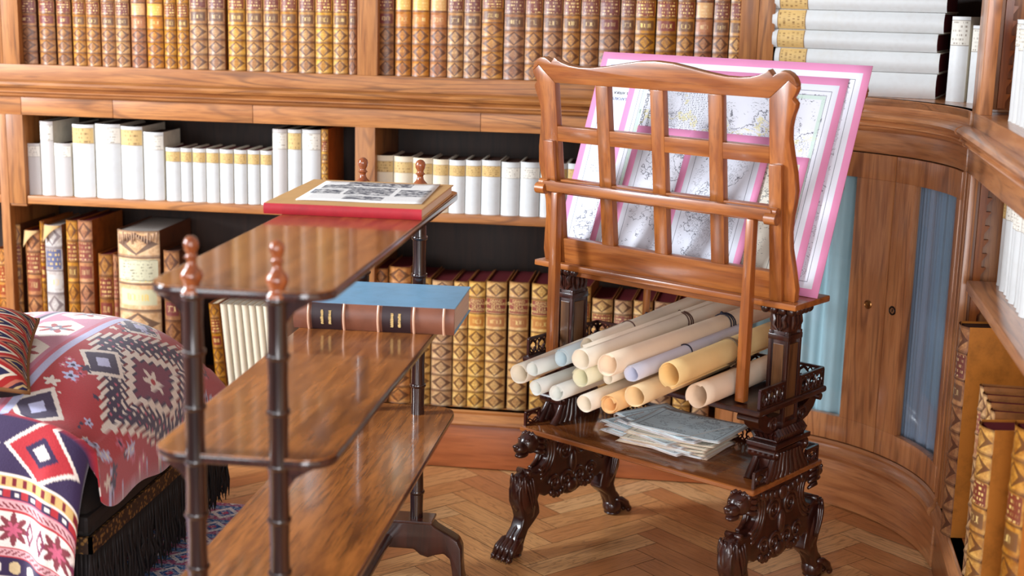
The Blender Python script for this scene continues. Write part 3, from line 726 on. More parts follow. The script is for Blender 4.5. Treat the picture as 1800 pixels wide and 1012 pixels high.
# --- easel prop: cross bar and two sticks standing in the tray
m = MB(); m.box(-.345, .350, -.136, -.112, 1.006, 1.034)
pr = m.build('prop_frame', maho[0], ls, bevel=.005, smooth=.6)
for s in (-1, 1):
    m = MB(); m.tube([(s*.365, -.130, 1.012), (s*.335, -.130, 1.012)], .015, 14); m.tube([(s*.361, -.122, 1.028), (s*.335, -.122, 1.028)], .010, 12)
    m.build('bar_end_knob', maho[0], pr, smooth=.8)
    m = MB(); m.prism([(s*.298-.0125*1, .556), (s*.298+.0125, .556), (s*.298+.0125, .80), (s*.298+.011, .86), (s*.298+.0105, 1.006), (s*.298-.0105, 1.006), (s*.298-.011, .86), (s*.298-.0125, .80)], -.142, -.118)
    m.build('prop_stick', maho[2], pr, bevel=.003, smooth=.5)
# --- upper platform, posts
m = MB(); m.box(-.405, .405, -.086, .086, .790, .806); m.build('upper_platform', maho[0], ls, bevel=.004, smooth=.5)
m = MB(); m.box(-.33, .33, -.035, .035, .765, .790); m.build('platform_rail', maho[0], ls, bevel=.003)
carve = (lambda g: g.out(g.mix(g.step(.35, .75, g.noise(g.coord(), 70, 4, .6, 1.2)), srgb(66, 30, 20), srgb(18, 8, 7))))(G('carved_mahogany', .28, .5, .5, .12))
def spiral(m, c, r0, turns, wd, plane_x, s=1, M=None, squash=1., n=40):
    pts = []; rd = []
    for i in range(n+1):
        t = i/n; a = t*turns*2*pi; r = r0*(1-t*.86)
        pts.append((plane_x, c[0]+s*r*cos(a), c[1]+r*sin(a)*squash)); rd.append(wd*(1-t*.55))
    m.tube(pts, rd, 8, M)
panel_m = wood('panel_walnut', 2, srgb(112, 74, 42), srgb(88, 54, 30), srgb(50, 28, 16), rough=.35, coat=.2)
def end_support(sx):
    x = sx*.335; out = sx
    # pierced trestle end: flat carved body with its two monopodia legs
    f = [(0,.338),(.118,.338),(.118,.300),(.100,.275),(.101,.252),(.122,.234),(.162,.229),(.188,.238),(.218,.222),(.231,.190),(.229,.155),(.214,.125),(.208,.105),(.219,.080),(.234,.066),(.250,.040),(.250,.004),(.215,.004),(.202,.045),(.188,.070),(.160,.090),(.139,.107),(.142,.128),(.150,.150),(.143,.163),(.120,.150),(.092,.152),(.066,.150),(.040,.138),(.018,.131),(0,.129)]
    out_ = [(-y, z) for y, z in f]+[(y, z) for y, z in f[::-1]][1:-1]
    MX = Matrix.Translation((x, 0, 0)) @ Matrix.Rotation(pi/2, 4, 'Z')
    m = MB(); m.prism(out_, -.021, .021, MX)
    body = m.build('end_support', darkm, ls, bevel=.006, smooth=.7, seg=3)
    # carved relief on both faces
    m = MB()
    for face in (-1, 1):
        px = x+face*.021
        for sy in (-1, 1):
            for k, rr in enumerate((0, .013, .026)):   # fluted C scroll under the head
                pts = []
                for i in range(15):
                    a = rad(68)-rad(150)*i/14
                    pts.append((px-face*.003, sy*(.152-(.048+rr)*cos(a)*.95), .278+(.048+rr)*sin(a)))
                m.tube(pts, [.0062]*15, 8)
            spiral(m, (sy*.040, .268), .034, 2.1, .0062, px, s=sy)
            spiral(m, (sy*.030, .178), .028, 1.7, .0065, px, s=-sy)
            spiral(m, (sy*.082, .182), .024, 1.6, .006, px, s=sy)
            for i in range(5):
                a = rad(200+i*32); m.ball((px, sy*(.066+.03*cos(a)), .166+.022*sin(a)), (.007, .011, .011), 8, 6)
            for i in range(4): m.ball((px, sy*(.10-.022*i), .318-.004*i), (.006, .012, .014), 8, 6)
        m.ball((px, 0, .225), (.010, .016, .034), 10, 8); m.ball((px, 0, .156), (.012, .024, .020), 10, 8)
        m.ball((px, 0, .305), (.009, .020, .020), 10, 8)
    m.build('carved_scrollwork', carve, body, smooth=3)
    for sy in (-1, 1):
        # leg: acanthus knee, calf and ankle
        m = MB()
        P = [(x, sy*.188, .236), (x, sy*.199, .222), (x, sy*.204, .205), (x, sy*.200, .180), (x, sy*.190, .150), (x, sy*.178, .125), (x, sy*.175, .108), (x, sy*.190, .088), (x, sy*.205, .070), (x, sy*.222, .050), (x, sy*.232, .030)]
        m.tube(P, [.010, .024, .030, .034, .036, .031, .027, .0215, .019, .022, .024], 14, None, True, .85)
        m.tube([(x-.022, sy*.190, .236), (x+.022, sy*.190, .236)], .0085, 10)
        for k in (-2, -1, 0, 1, 2):
            an = k*rad(30); pts = []
            for i in range(9):
                t = i/8; z = .230-.095*t; yc = .199-.012*t*t*1.6; rr = .026+.008*sin(t*pi)-.012*t
                pts.append((x+rr*sin(an), sy*(yc+rr*cos(an)), z))
            m.tube(pts, [.0035, .005, .0058, .006, .0058, .0052, .0042, .003, .0014], 7)
            pts = [(x+.024*sin(an)*(1-.4*i/5), sy*(.175-.004*i+.0*i-.022*cos(an)*.4), .215-.016*i) for i in range(6)]
        for sd in (-1, 1):
            for k in range(3):
                pts = [(x+sd*(.0285+.003*sin(i/7*pi)), sy*(.186+.012*k-.006*i/7*k-.002*i), .222-.012*i-.003*k) for i in range(8)]
                m.tube(pts, [.003, .0045, .005, .005, .0045, .004, .003, .0015], 6)
        leg = m.build('leg', darkm, body, smooth=3)
        # lion paw
        m = MB(); m.ball((x, sy*.228, .028), (.029, .030, .028), 14, 10)
        for k in range(4):
            xx = x+(k-1.5)*.0155; sp = (k-1.5)*.10
            m.tube([(x+(k-1.5)*.012, sy*.216, .052), (xx, sy*.240, .048), (xx+sp*.02, sy*.262, .032), (xx+sp*.03, sy*.272, .015)], [.007, .0095, .0100, .0085], 9)
            m.ball((xx+sp*.03, sy*.276, .010), (.0082, .0110, .010), 9, 7)
            m.tube([(xx+sp*.03, sy*.282, .013), (xx+sp*.03, sy*.290, .002)], [.0035, .0006], 6)
        m.ball((x, sy*.230, .006), (.026, .026, .006), 12, 6)
        m.build('lion_paw', darkm, body, smooth=3)
        # lion head
        m = MB(); hy, hz = .170, .313
        m.ball((x, sy*hy, hz+.002), (.030, .036, .031), 16, 12)
        m.ball((x, sy*(hy+.034), hz-.007), (.019, .026, .0165), 12, 10)
        m.ball((x, sy*(hy+.058), hz+.001), (.0110, .006, .0065), 10, 8)
        m.ball((x, sy*(hy+.032), hz-.026), (.0155, .024, .009), 12, 8)
        for sd in (-1, 1):
            m.ball((x+sd*.0075, sy*(hy+.044), hz-.008), (.009, .010, .0075), 10, 8)
            m.ball((x+sd*.0125, sy*(hy+.022), hz+.014), (.0085, .009, .0055), 10, 8)
            m.ball((x+sd*.0125, sy*(hy+.028), hz+.006), (.0045, .004, .004), 8, 6)
            m.ball((x+sd*.024, sy*(hy-.004), hz+.018), (.006, .009, .010), 9, 7)
            for k in range(4): m.tube([(x+sd*.014, sy*(hy+.004), hz+.026-.014*k), (x+sd*.028, sy*(hy-.016), hz+.022-.015*k), (x+sd*.024, sy*(hy-.042), hz+.016-.016*k)], [.006, .009, .004], 7)
        for k in range(3): m.tube([(x+(k-1)*.011, sy*(hy+.012), hz+.026), (x+(k-1)*.013, sy*(hy-.010), hz+.032), (x+(k-1)*.013, sy*(hy-.040), hz+.026)], [.005, .008, .005], 7)
        m.tube([(x, sy*(hy-.008), hz), (x, sy*.13, .318), (x, sy*.095, .325)], [.027, .026, .02], 12)
        m.build('lion_head', darkm, body, smooth=3)
    # pedestal between lower board and upper tray
    m = MB()
    for k in range(9):
        t = (k-4)/4
        m.tube([(x+.024, t*.100, .352), (x+.026, t*.082, .372), (x+.024, t*.066, .398), (x+.024, t*.060, .416)], [.011, .0105, .009, .009], 8)
        m.tube([(x-.024, t*.100, .352), (x-.026, t*.082, .372), (x-.024, t*.066, .398), (x-.024, t*.060, .416)], [.011, .0105, .009, .009], 8)
    m.box(x-.028, x+.028, -.058, .058, .35, .425)
    ped = m.build('pedestal', darkm, ls, smooth=.8)
    for sy in (-1, 1):
        m = MB(); m.tube([(x-.038, sy*.070, .421), (x+.038, sy*.070, .421)], .0155, 14)
        for fx in (-1, 1): m.tube([(x+fx*.036, sy*.070, .421), (x+fx*.043, sy*.070, .421)], [.0095, .005], 10)
        for k in range(5): m.tube([(x-.03+.015*k, sy*.0865-.0*k, .421+.0), (x-.0298+.015*k, sy*.0875, .4205)], .004, 6)
        m.build('scroll', darkm, ped, smooth=.8)
    m = MB(); m.box(x-.042, x+.042, -.088, .088, .436, .449); m.box(x-.034, x+.034, -.070, .070, .449, .456); m.build('plinth_block', darkm, ls, bevel=.003)
    m = MB()
    for k in range(11):
        y = (k-5)*.0125; 
        for fx in (-1, 1): m.tube([(x+fx*.026, y, .478), (x+fx*.036, y*1.05, .466), (x+fx*.030, y*1.05, .456)], .0058, 6)
    for k in range(5):
        for sy in (-1, 1): m.tube([(x+(k-2)*.013, sy*.050, .478), (x+(k-2)*.014, sy*.068, .466), (x+(k-2)*.013, sy*.060, .456)], .0062, 6)
    m.box(x-.028, x+.028, -.056, .056, .456, .478); m.build('gadrooned_base', darkm, ls, smooth=.7)
    # brackets curving out to carry the tray
    m = MB()
    for sy in (-1, 1):
        outl = [(sy*.030, .478), (sy*.075, .474), (sy*.105, .482), (sy*.135, .502), (sy*.155, .534), (sy*.120, .534), (sy*.095, .520), (sy*.060, .512), (sy*.030, .515)]
        m.prism(outl if sy > 0 else outl[::-1], -.020, .020, MX)
        for face in (-1, 1): spiral(m, (sy*.070, .495), .020, 1.8, .0045, x+face*.020, s=sy)
        m.tube([(x-.03, sy*.150, .525), (x+.03, sy*.150, .525)], .0095, 10)
    m.build('bracket', darkm, ls, bevel=0, smooth=.7)
    # post with sunk panels
    m = MB(); m.box(x-.023, x+.023, -.030, .030, .478, .722)
    for zz in (.486, .706): m.box(x-.0285, x+.0285, -.0355, .0355, zz-.006, zz+.008)
    for a in (-1, 1):
        for b_ in (-1, 1): m.box(min(x+a*.018, x+a*.0275), max(x+a*.018, x+a*.0275), min(b_*.025, b_*.0345), max(b_*.025, b_*.0345), .478, .722)
    post = m.build('post', darkm, ls, bevel=.0015, smooth=.4)
    m = MB(); m.box(x-.0145, x+.0145, -.0322, .0322, .504, .690); m.box(x-.0252, x+.0252, -.021, .021, .504, .690); m.build('post_panel', panel_m, post, bevel=.001)
    m = MB(); m.box(x-.025, x+.025, -.032, .032, .722, .770)
    for fy in (-1, 1):
        for s2 in (-1, 1):
            m.tube([(x+s2*.005, fy*.033, .724), (x+s2*.016, fy*.036, .738), (x+s2*.012, fy*.038, .754), (x+s2*.018, fy*.036, .768)], [.003, .0065, .006, .004], 7)
            m.tube([(x+s2*.003, fy*.034, .730), (x+s2*.004, fy*.037, .764)], [.0025, .004], 6)
    for fx in (-1, 1):
        for s2 in (-1, 0, 1): m.tube([(x+fx*.026, s2*.016, .726), (x+fx*.030, s2*.018, .745), (x+fx*.028, s2*.018, .766)], [.003, .006, .004], 7)
    m.build('capital', carve, post, smooth=.8)
    m = MB()
    for i in range(4):
        for sy in (-1, 1): m.ball((x-.036+.024*i, sy*.043, .778), (.0118, .0118, .0125), 12, 8)
    for fx in (-1, 1):
        for y in (-.020, 0, .020): m.ball((x+fx*.038, y, .778), (.0115, .0115, .0125), 12, 8)
    m.box(x-.028, x+.028, -.034, .034, .770, .790); m.build('ball_moulding', darkm, post, smooth=.8)
for sx in (-1, 1): end_support(sx)
# --- lower board and upper tray with pierced galleries
def table_board(name, z0, z1, xh, yh, mat):
    m = MB(); m.box(-xh, xh, -yh, yh, z0, z1); return m.build(name, mat, ls, bevel=.0065, smooth=.6, seg=3)
lb = table_board('lower_board', .338, .353, .372, .172, board_m)
ut = table_board('upper_tray', .536, .552, .372, .168, darkm)
m = MB(); m.tube([(-.14, .075, .56), (-.135, .075, .79)], .010, 10); m.build('centre_spindle', maho[2], ls, smooth=.8)
def gallery(par, z, segs, h=.042):
    m = MB()
    for (ax, ay, bx, by) in segs:
        L = sqrt((bx-ax)**2+(by-ay)**2); M_ = T(ax, ay, z, 0, 0, atan2(by-ay, bx-ax))
        m.box(0, L, -.0035, .0035, h-.007, h, M_); m.box(0, L, -.003, .003, 0, .004, M_)
        m.box(-.002, .0035, -.0035, .0035, 0, h-.004, M_); m.box(L-.0035, L+.002, -.0035, .0035, 0, h-.004, M_)
        n = max(1, int(L/.036)); st = L/n
        for i in range(n):
            c = (i+.5)*st
            pts = [(c+.45*st*cos(a)*.8, 0, h*.46+.36*h*sin(a)) for a in [2*pi*k/12 for k in range(13)]]
            m.tube(pts, .0026, 6, M_)
            m.tube([(c-st*.5, 0, .004), (c-st*.2, 0, h*.4), (c, 0, h*.2), (c+st*.2, 0, h*.4), (c+st*.5, 0, .004)], .0024, 6, M_)
            m.tube([(c-st*.5, 0, h-.006), (c-st*.25, 0, h*.62), (c, 0, h*.78), (c+st*.25, 0, h*.62), (c+st*.5, 0, h-.006)], .0024, 6, M_)
    return m.build('gallery', darkm, par, smooth=.7)
xe, ye = .362, .158
gallery(lb, .353, [(-xe, -ye, -xe, -.096), (-xe, .096, -xe, ye), (xe, -ye, xe, -.096), (xe, .096, xe, ye), (-xe, ye, xe, ye)])
gallery(ut, .552, [(-xe, -ye+.004, -xe, -.040), (-xe, .040, -xe, ye), (xe, -ye+.004, xe, -.040), (xe, .040, xe, ye), (-xe, ye, xe, ye)], .05)

def lw(x, y, z): return LO + Vector((x*cos(LANG)-y*sin(LANG), x*sin(LANG)+y*cos(LANG), z))
# ================================================================ MAPS ON THE STAND
def map_mat(name, W, H, seedv, tint, green=0, text=0, yellow=0, blank=None):
    g = G(name, .6, .3); uvs = g.coord('UV'); uv = g.sep(uvs); u, v = uv[0], uv[1]          # metres
    e = (u.min(W-u)).min(v.min(H-v))
    pink = (e < .020)*1.0
    line = ((e-.037).abs() < .0007)*1.0
    ins = (e > .046)*1.0
    p = g.comb(u, v, seedv*1.7)
    n = g.noise(p, 5.5, 6, .62, .25)
    coast = (1-g.step(.001, .009, (n-.5).abs()))
    n2 = g.noise(p, 11, 6, .7, .6)
    riv = (1-g.step(.0, .010, (n2-.52).abs()))*g.step(.49, .53, n)
    hl = g.noise(p, 4.2, 2, .5)
    hat = g.step(.50, .60, g.noise(g.vm('MULTIPLY', p, (300, 900, 1)), 1, 1))*g.step(.54, .66, hl)*.85
    words = g.step(.60, .66, g.noise(g.vm('MULTIPLY', p, (170, 620, 1)), 1, 2))*g.step(.52, .6, g.noise(p, 34, 1))*.9
    ink = ((coast*.8+riv*.6).max(hat)).max(words)*ins
    if text:   # columns of engraved text
        row = ((v*210).fract()-.5).abs(); gl = g.step(.47, .56, g.noise(g.comb(u*260, (v*210).floor(), 1), 1, 2, .8))
        reg = g.step(text[0], text[0]+.003, u)*(1-g.step(text[1]-.03, text[1]+.002, u+g.noise(g.comb((v*210).floor()*3, 1, 1), 1, 1)*.03))*g.step(text[2], text[2]+.003, v)*(1-g.step(text[3]-.003, text[3], v))
        ink = g.mix(reg, ink, gl*(1-g.step(.2, .3, row)))
        ink = X(g, ink.s)
    if blank: ink = g.m_('MULTIPLY', ink, 1-(u > blank[0])*(u < blank[1])*(v > blank[2])*(v < blank[3]))
    soft = g.noise(p, 3, 2)
    paper = g.hsv(tint, .5, 1., soft*.10+.95)
    col = paper
    if yellow: col = g.mix((1-g.step(0, .012, (n-.535).abs()))*ins*.7, col, srgb(226, 214, 120))
    col = g.mix(g.m_('MULTIPLY', g.sep(ink)[0] if False else ink, .95), col, srgb(36, 38, 58))
    if green: col = g.mix(g.step(.049, .050, e)*(1-g.step(.059, .060, e))*.8, col, srgb(176, 214, 214) if green == 2 else srgb(192, 214, 200))
    col = g.mix((line).min(1)*.85, col, srgb(50, 50, 66))
    if green: col = g.mix(((e-.0485).abs() < .0006)*.8, col, srgb(50, 50, 66))
    col = g.mix(pink, col, g.hsv(srgb(226, 144, 184), .5, 1., g.noise(p, 14, 3)*.12+.93))
    return g.out(col)
def print_(label, x0, x1, h, yb, tilt, mat, bow=0, zb=.8072):
    t = rad(tilt); Wd = x1-x0
    m = MB(); c, s = cos(t), sin(t)
    def fn(u, v):
        d = bow*sin(u*pi)*sin(v*pi)
        return (u*Wd, h*v*s+d*c*-1, h*v*c-d*s*-1*0)
    m.grid(fn, 16, 12, lambda u, v: (u*Wd, v*h))
    o = m.build('map_sheet', mat, None, smooth=3)
    o.location = lw(x0, yb, zb); o.rotation_euler = (0, 0, LANG)
    sm = o.modifiers.new('solid', 'SOLIDIFY'); sm.thickness = .0022; sm.offset = 0
    tag(o, label, 'map', 'mounted maps on the folio stand')
    o['tilt_'] = t; return o
WH = srgb(220, 222, 232)
pm1 = print_('largest pink-bordered map sheet, rearmost, overtopping the lattice rack', -.422, .405, .592, .018, 20, map_mat('map_print_a', 0.827, 0.592, 1, WH, 0, (.10, .24, .07, .20), 0, (.04, .22, .30, .60)))
pm2 = print_('second largest pink-bordered map with pale green inner border', -.300, .352, .560, .004, 21.0, map_mat('map_print_b', 0.652, 0.56, 2, WH, 1, (.180, .30, .30, .50), 1, (.0, .125, .30, .56)), .0)
pm3 = print_('pink-edged mountain map seen through the middle openings of the lattice', -.235, .045, .395, -.008, 22.0, map_mat('map_print_c', 0.28, 0.395, 5, srgb(210, 211, 220), 0))
pm5 = print_('small cream pink-edged map sticking out right of the lattice stile', .060, .300, .352, -.008, 22.2, map_mat('map_print_e', 0.24, 0.352, 9, srgb(212, 207, 192), 0))
pm4 = print_('pink-edged coastline map in front of the others, behind the right openings', -.060, .190, .398, -.018, 22.9, map_mat('map_print_d', 0.25, 0.398, 7, srgb(210, 213, 224), 0))
def onprint(o, s, size, u, v, rot, mat):
    t = o['tilt_']; c, s_ = cos(t), sin(t)
    M_ = Matrix.Translation((u, v*s_-.0019*c, v*c+.0019*s_)) @ Matrix.Rotation(pi/2-t, 4, 'X') @ Matrix.Rotation(rad(rot), 4, 'Z')
    return lettering(s, size, mat, o, M_)
onprint(pm2, 'NORDOESTLICHE AFRICA', .0135, .070, .455, 90, black_ink)
onprint(pm2, 'AEGYPTEN NUBIEN', .0120, .090, .435, 90, black_ink)
onprint(pm2, 'DAS', .0055, .056, .432, 90, black_ink)
onprint(pm1, 'MITTEL AFRIKA', .0115, .110, .476, 180, black_ink)
onprint(pm1, 'ELLAFORES', .0120, .100, .459, 180, blue_ink)
for o in (pm1, pm2, pm3, pm4, pm5): del o['tilt_']

# ================================================================ ROLLED SHEETS ON THE TRAY
def paper_mat(name, col, dk=.86, sc=12):
    g = G(name, .55, .3); c = g.coord(); n = g.noise(c, sc, 4, .6)
    g.b.inputs['Subsurface Weight'].default_value = 0
    return g.out(g.hsv(col, .5, 1., n*.16+.9))
PP = dict(cream=paper_mat('paper_cream', srgb(250, 238, 218)), white=paper_mat('paper_white', srgb(246, 246, 238)), peach=paper_mat('paper_peach', srgb(246, 222, 194)), tan=paper_mat('paper_tan', srgb(246, 216, 168)),
          gold=paper_mat('paper_golden', srgb(248, 212, 148)), yellow=paper_mat('paper_yellow', srgb(248, 242, 210)), blue=paper_mat('paper_pale_blue', srgb(222, 236, 240)), lav=paper_mat('paper_lavender', srgb(222, 222, 236)), orange=paper_mat('paper_orange', srgb(244, 196, 136)))
rib = dict(brown=plain('brown_tie', srgb(88, 56, 44), .7), black=plain('black_tie', srgb(26, 24, 44), .7), grey=plain('grey_tie', srgb(110, 86, 62), .7))
def roll(label, x2, y, z, r, L, pap, az=28., turns=2.3, dz=0., ties=(), flap=0, squash=1., a0=0.4, nm='rolled_sheet', gap=.0016):
    """front-end centre given on the stand's own axes: x2 is the lateral position of the axis where y=-.2"""
    dx = -sin(rad(33.2-az)); x = x2+dx*(y+.2)
    p = lw(x, y, z)
    t = thing(nm, label, 'paper roll', p, group='rolled sheets on the stand')
    q = Matrix.Rotation(-rad(az), 4, 'Z') @ Matrix.Rotation(math.atan2(dz, L), 4, 'X'); t.rotation_euler = q.to_euler()
    m = MB(); nu = int(40*turns)
    def fn(u, v):
        rr = r-gap*turns*(1-u)-.0004; a = a0+u*turns*2*pi
        k = 1+.03*sin(v*7+a)*(.3)
        yy = v*L+(.004*sin(a*1.3+x2*40) if v == 0 else 0)-(.010*(1-u)*(v == 0))*0
        return (rr*cos(a)*k, yy, rr*sin(a)*squash*k)
    m.grid(fn, nu, 10)
    if flap:   # loose outer edge standing slightly away
        a1 = a0+turns*2*pi
        def ff(u, v):
            a = a1+u*flap; rr = r+.002*u*u*3
            return (rr*cos(a), .01+v*(L-.02), rr*sin(a)*squash)
        m.grid(ff, 8, 6)
    m.build('sheet', PP[pap], t, smooth=3, solid=.0010)
    for (pos, c, n) in ties:
        m = MB()
        for k in range(n):
            yy = pos+k*.011; pts = []
            for i in range(25):
                a = 2*pi*i/24; pts.append(((r+.0014)*cos(a), yy+.004*sin(a+k), (r+.0014)*sin(a)*squash))
            m.tube(pts, .0019, 6, None, False)
        if n > 1:
            m.ball((-.2*r, pos+.006, r*squash+.003) if pos > .3 else (r*.75, pos+.005, -r*.55), .0045, 8, 6)
            for e_ in (1, -1): m.tube([(r*.8, pos+.005, -r*.5), (r*1.12, pos+.005-e_*.02, -r*.7), (r*.9, pos-e_*.03-.005, -r*.95)], .0016, 6)
        m.build('tie', rib[c], t, smooth=3)
    return t
roll('cream roll poking out furthest to the left, layered inner edge', -.216, -.40, .582, .0262, .62, 'cream', turns=3.2, az=24, gap=.0009)
roll('white roll tucked behind the two leftmost rolls', -.146, -.42, .609, .0190, .60, 'white')
roll('white roll below the leftmost cream roll, second at the bottom', -.112, -.45, .575, .0195, .62, 'white', turns=1.8)
roll('white roll third from the left along the bottom of the pile', -.047, -.45, .575, .0205, .62, 'white', turns=2.2)
roll('pale blue roll with a black tie at the upper left of the pile', -.092, -.37, .638, .0220, .86, 'blue', ties=((.42, 'black', 3),), flap=.5, dz=.03)
roll('big pale cream roll on top of the pile with brown ties', .019, -.45, .672, .0262, .98, 'cream', ties=((.50, 'brown', 3),), az=27, turns=1.9, flap=.3, a0=2.0)
roll('pale yellow double roll in the middle of the pile', .004, -.42, .618, .0250, .60, 'yellow', turns=3.4, gap=.0016)
roll('long peach roll with a black ribbon lying across the top', .107, -.45, .673, .0270, 1.0, 'peach', ties=((.56, 'black', 3),), az=29, turns=1.7, a0=1.)
roll('small cream roll squeezed beneath the long peach roll', .060, -.38, .620, .0165, .55, 'cream')
roll('lavender-grey roll with one black tie between peach and golden rolls', .146, -.41, .652, .0200, .60, 'lav', ties=((.26, 'black', 1),), flap=.9)
roll('cream roll flattened to a point at the lower front of the pile', .052, -.47, .573, .0225, .62, 'cream', turns=1.5, squash=1.0)
roll('small orange roll at the bottom front of the pile', .112, -.45, .579, .0235, .62, 'orange', turns=2.4, gap=.003)
roll('wide tan roll at the bottom beneath the golden roll', .164, -.42, .603, .0262, .62, 'tan', turns=1.6)
roll('large golden roll with a brown double tie near the right end', .217, -.35, .651, .0305, .56, 'gold', ties=((.30, 'grey', 2),), turns=1.3, a0=2.6, flap=.35)
roll('thick pale peach roll lowest at the right, nearest the right post', .250, -.262, .5865, .0305, .44, 'peach', ties=((.20, 'brown', 1),), turns=1.4, a0=1.2, az=30)
roll('cream roll lying over the pale blue roll with a brown thread, top left', -.040, -.33, .671, .0220, .66, 'cream', ties=((.20, 'brown', 1),), az=26, dz=.012)

# ================================================================ FOLDED MAPS ON THE LOWER BOARD
def fold_mat(name, tint, seedv, edge=srgb(170, 120, 80)):
    g = G(name, .7, .2); uv = g.sep(g.coord('UV')); u, v = uv[0], uv[1]; p = g.comb(u, v, seedv)
    e = (u.min(1-u)).min(v.min(1-v))
    n = g.noise(p, 3.0, 6, .65, .6); coast = 1-g.step(0, .012, (n-.5).abs())
    hat = g.step(.52, .6, g.noise(g.vm('MULTIPLY', p, (60, 260, 1)), 1, 2))*g.step(.56, .64, g.noise(p, 3.2, 2))
    ins = g.step(.075, .08, e); line = ((e-.065).abs() < .004)*1.0
    ink = ((coast+hat).min(1)*ins+line).min(1)
    st = g.noise(p, 5, 4)
    col = g.mix(g.step(.55, .8, st)*.5, tint, srgb(222, 206, 176))
    col = g.mix((1-g.step(0, .03, e+g.noise(p, 20, 3)*.02-.01))*.6, col, edge)
    return g.out(g.mix(ink*.8, col, srgb(50, 64, 84)))
FM = [fold_mat('folded_map_blue', srgb(236, 250, 254), 3.3), fold_mat('folded_map_grey', srgb(232, 238, 242), 8.1), fold_mat('folded_map_cream', srgb(238, 230, 212), 5.7)]
rr = random.Random(11)
zz = .3545
NL = 13
SPEC = [( .02,.055,.265,.185, 8,2), (.03,.05,.25,.18,2,1), (-.02,.045,.28,.19,-8,1), (.035,.04,.25,.17,5,2), (.0,.05,.28,.19,-3,0), (.03,.035,.24,.18,11,2), (-.015,.05,.27,.18,-6,1), (.04,.05,.25,.18,4,2), (-.03,.045,.26,.19,-12,0), (.045,.055,.25,.19,9,2), (.01,.07,.27,.20,-4,1), (-.01,.085,.27,.19,-14,0), (.045,.080,.27,.20,6,0)]
NM = ['lowest', 'second', 'third', 'fourth', 'fifth', 'sixth', 'seventh', 'eighth', 'ninth', 'tenth', 'eleventh', 'twelfth']
for i, (cx, cy, W_, D_, rz_, mi) in enumerate(SPEC):
    hh = .0038 if i < NL-2 else .0030; top = i == NL-1
    ph = rr.uniform(0, 6); am = .0012+.0010*(i/NL)
    m = MB()
    def sheet(zoff, sgn, shr):
        def fn(u, v):
            x = (u-.5)*W_*shr; y = (v-.5)*D_*shr
            lift = am*sin(u*5+ph)*cos(v*4+ph)
            cur = (.022*max(0, abs(u-.5)*2-.75)+.016*max(0, (v-.5)*-2-.7)*(u if i % 2 else 1-u))*(1 if i > 8 else .3)*(1 if (i % 3) else .6)
            return (x, y, zoff+lift*.6+cur*(.6 if sgn < 0 else 1))
        m.grid(fn, 18, 12, lambda u, v: (u, v))
    sheet(.0006, -1, 1.0); 
    m2 = MB()
    nm = 'topmost folded map of the paper stack, blue-tinted with a dark printed border' if top else '%s folded paper map counted from the bottom of the stack on the lower board' % NM[i]
    sheet(.0018, 1, .992)
    if i % 2 == 0: sheet(.0029, 1, .984)
    # the fold joining both leaves along one edge
    m.tube([(-.5*W_, (q/8-.5)*D_, .0014+am*.5*sin(ph)*cos(q/8*4+ph)*.6) for q in range(9)], .0011, 6)
    o = m.build('folded_map', FM[mi], None, smooth=3, solid=.0003)
    o.location = lw(cx, cy-.04, zz); o.rotation_euler = (0, rad(rr.uniform(-.3, .3)), LANG+rad(rz_))
    tag(o, nm, 'folded map', 'folded maps on the lower board'); zz += hh
# ================================================================ ETAGERE (three-tier whatnot, nearest the camera)
EX, EY0, EY1 = -.73, 2.165, 3.40
et = thing('etagere', 'three-tier rosewood stand with turned black posts and finials in the left foreground', 'shelf stand', (EX, 2.78, 0))
HW = .158; YA, YB = 2.16-2.78, 3.46-2.78
def rrect(x0, x1, y0, y1, r, n=8):
    out = []
    for cx, cy, a0 in ((x1-r, y1-r, 0), (x0+r, y1-r, 90), (x0+r, y0+r, 180), (x1-r, y0+r, 270)):
        for i in range(n+1): a = rad(a0+90*i/n); out.append((cx+r*cos(a), cy+r*sin(a)))
    return out
def slab(m, pts, z0, z1):
    n = len(pts); vs = [(a, b, z0) for a, b in pts]+[(a, b, z1) for a, b in pts]
    m.add(vs, [(i, (i+1) % n, n+(i+1) % n, n+i) for i in range(n)]+[tuple(range(n))[::-1], tuple(range(n, 2*n))])
roseY = wood('rosewood_top', 1, srgb(168, 102, 48), srgb(120, 68, 32), srgb(50, 24, 12), rough=.22, coat=.6, cr=.09, across=7., ringf=4, pore=.45, ring=.3, along=1.1)
edge_m = wood('rosewood_edge', 1, srgb(70, 40, 34), srgb(48, 28, 28), srgb(24, 14, 16), rough=.2, coat=.8, cr=.1, pore=.1)
ZS = (1.025, .737, .453)
for z in ZS:
    m = MB(); slab(m, rrect(-HW, HW, YA, YB, .055), z-.003, z); s_ = m.build('shelf', roseY, et, bevel=.0015)
    m = MB(); slab(m, rrect(-HW-.001, HW+.001, YA-.001, YB+.001, .056), z-.018, z-.0032); m.build('shelf_edge', edge_m, s_, bevel=.004, smooth=.6)
PX = (-.078, .068)
PYF, PYB = 2.172-2.78, 3.385-2.78
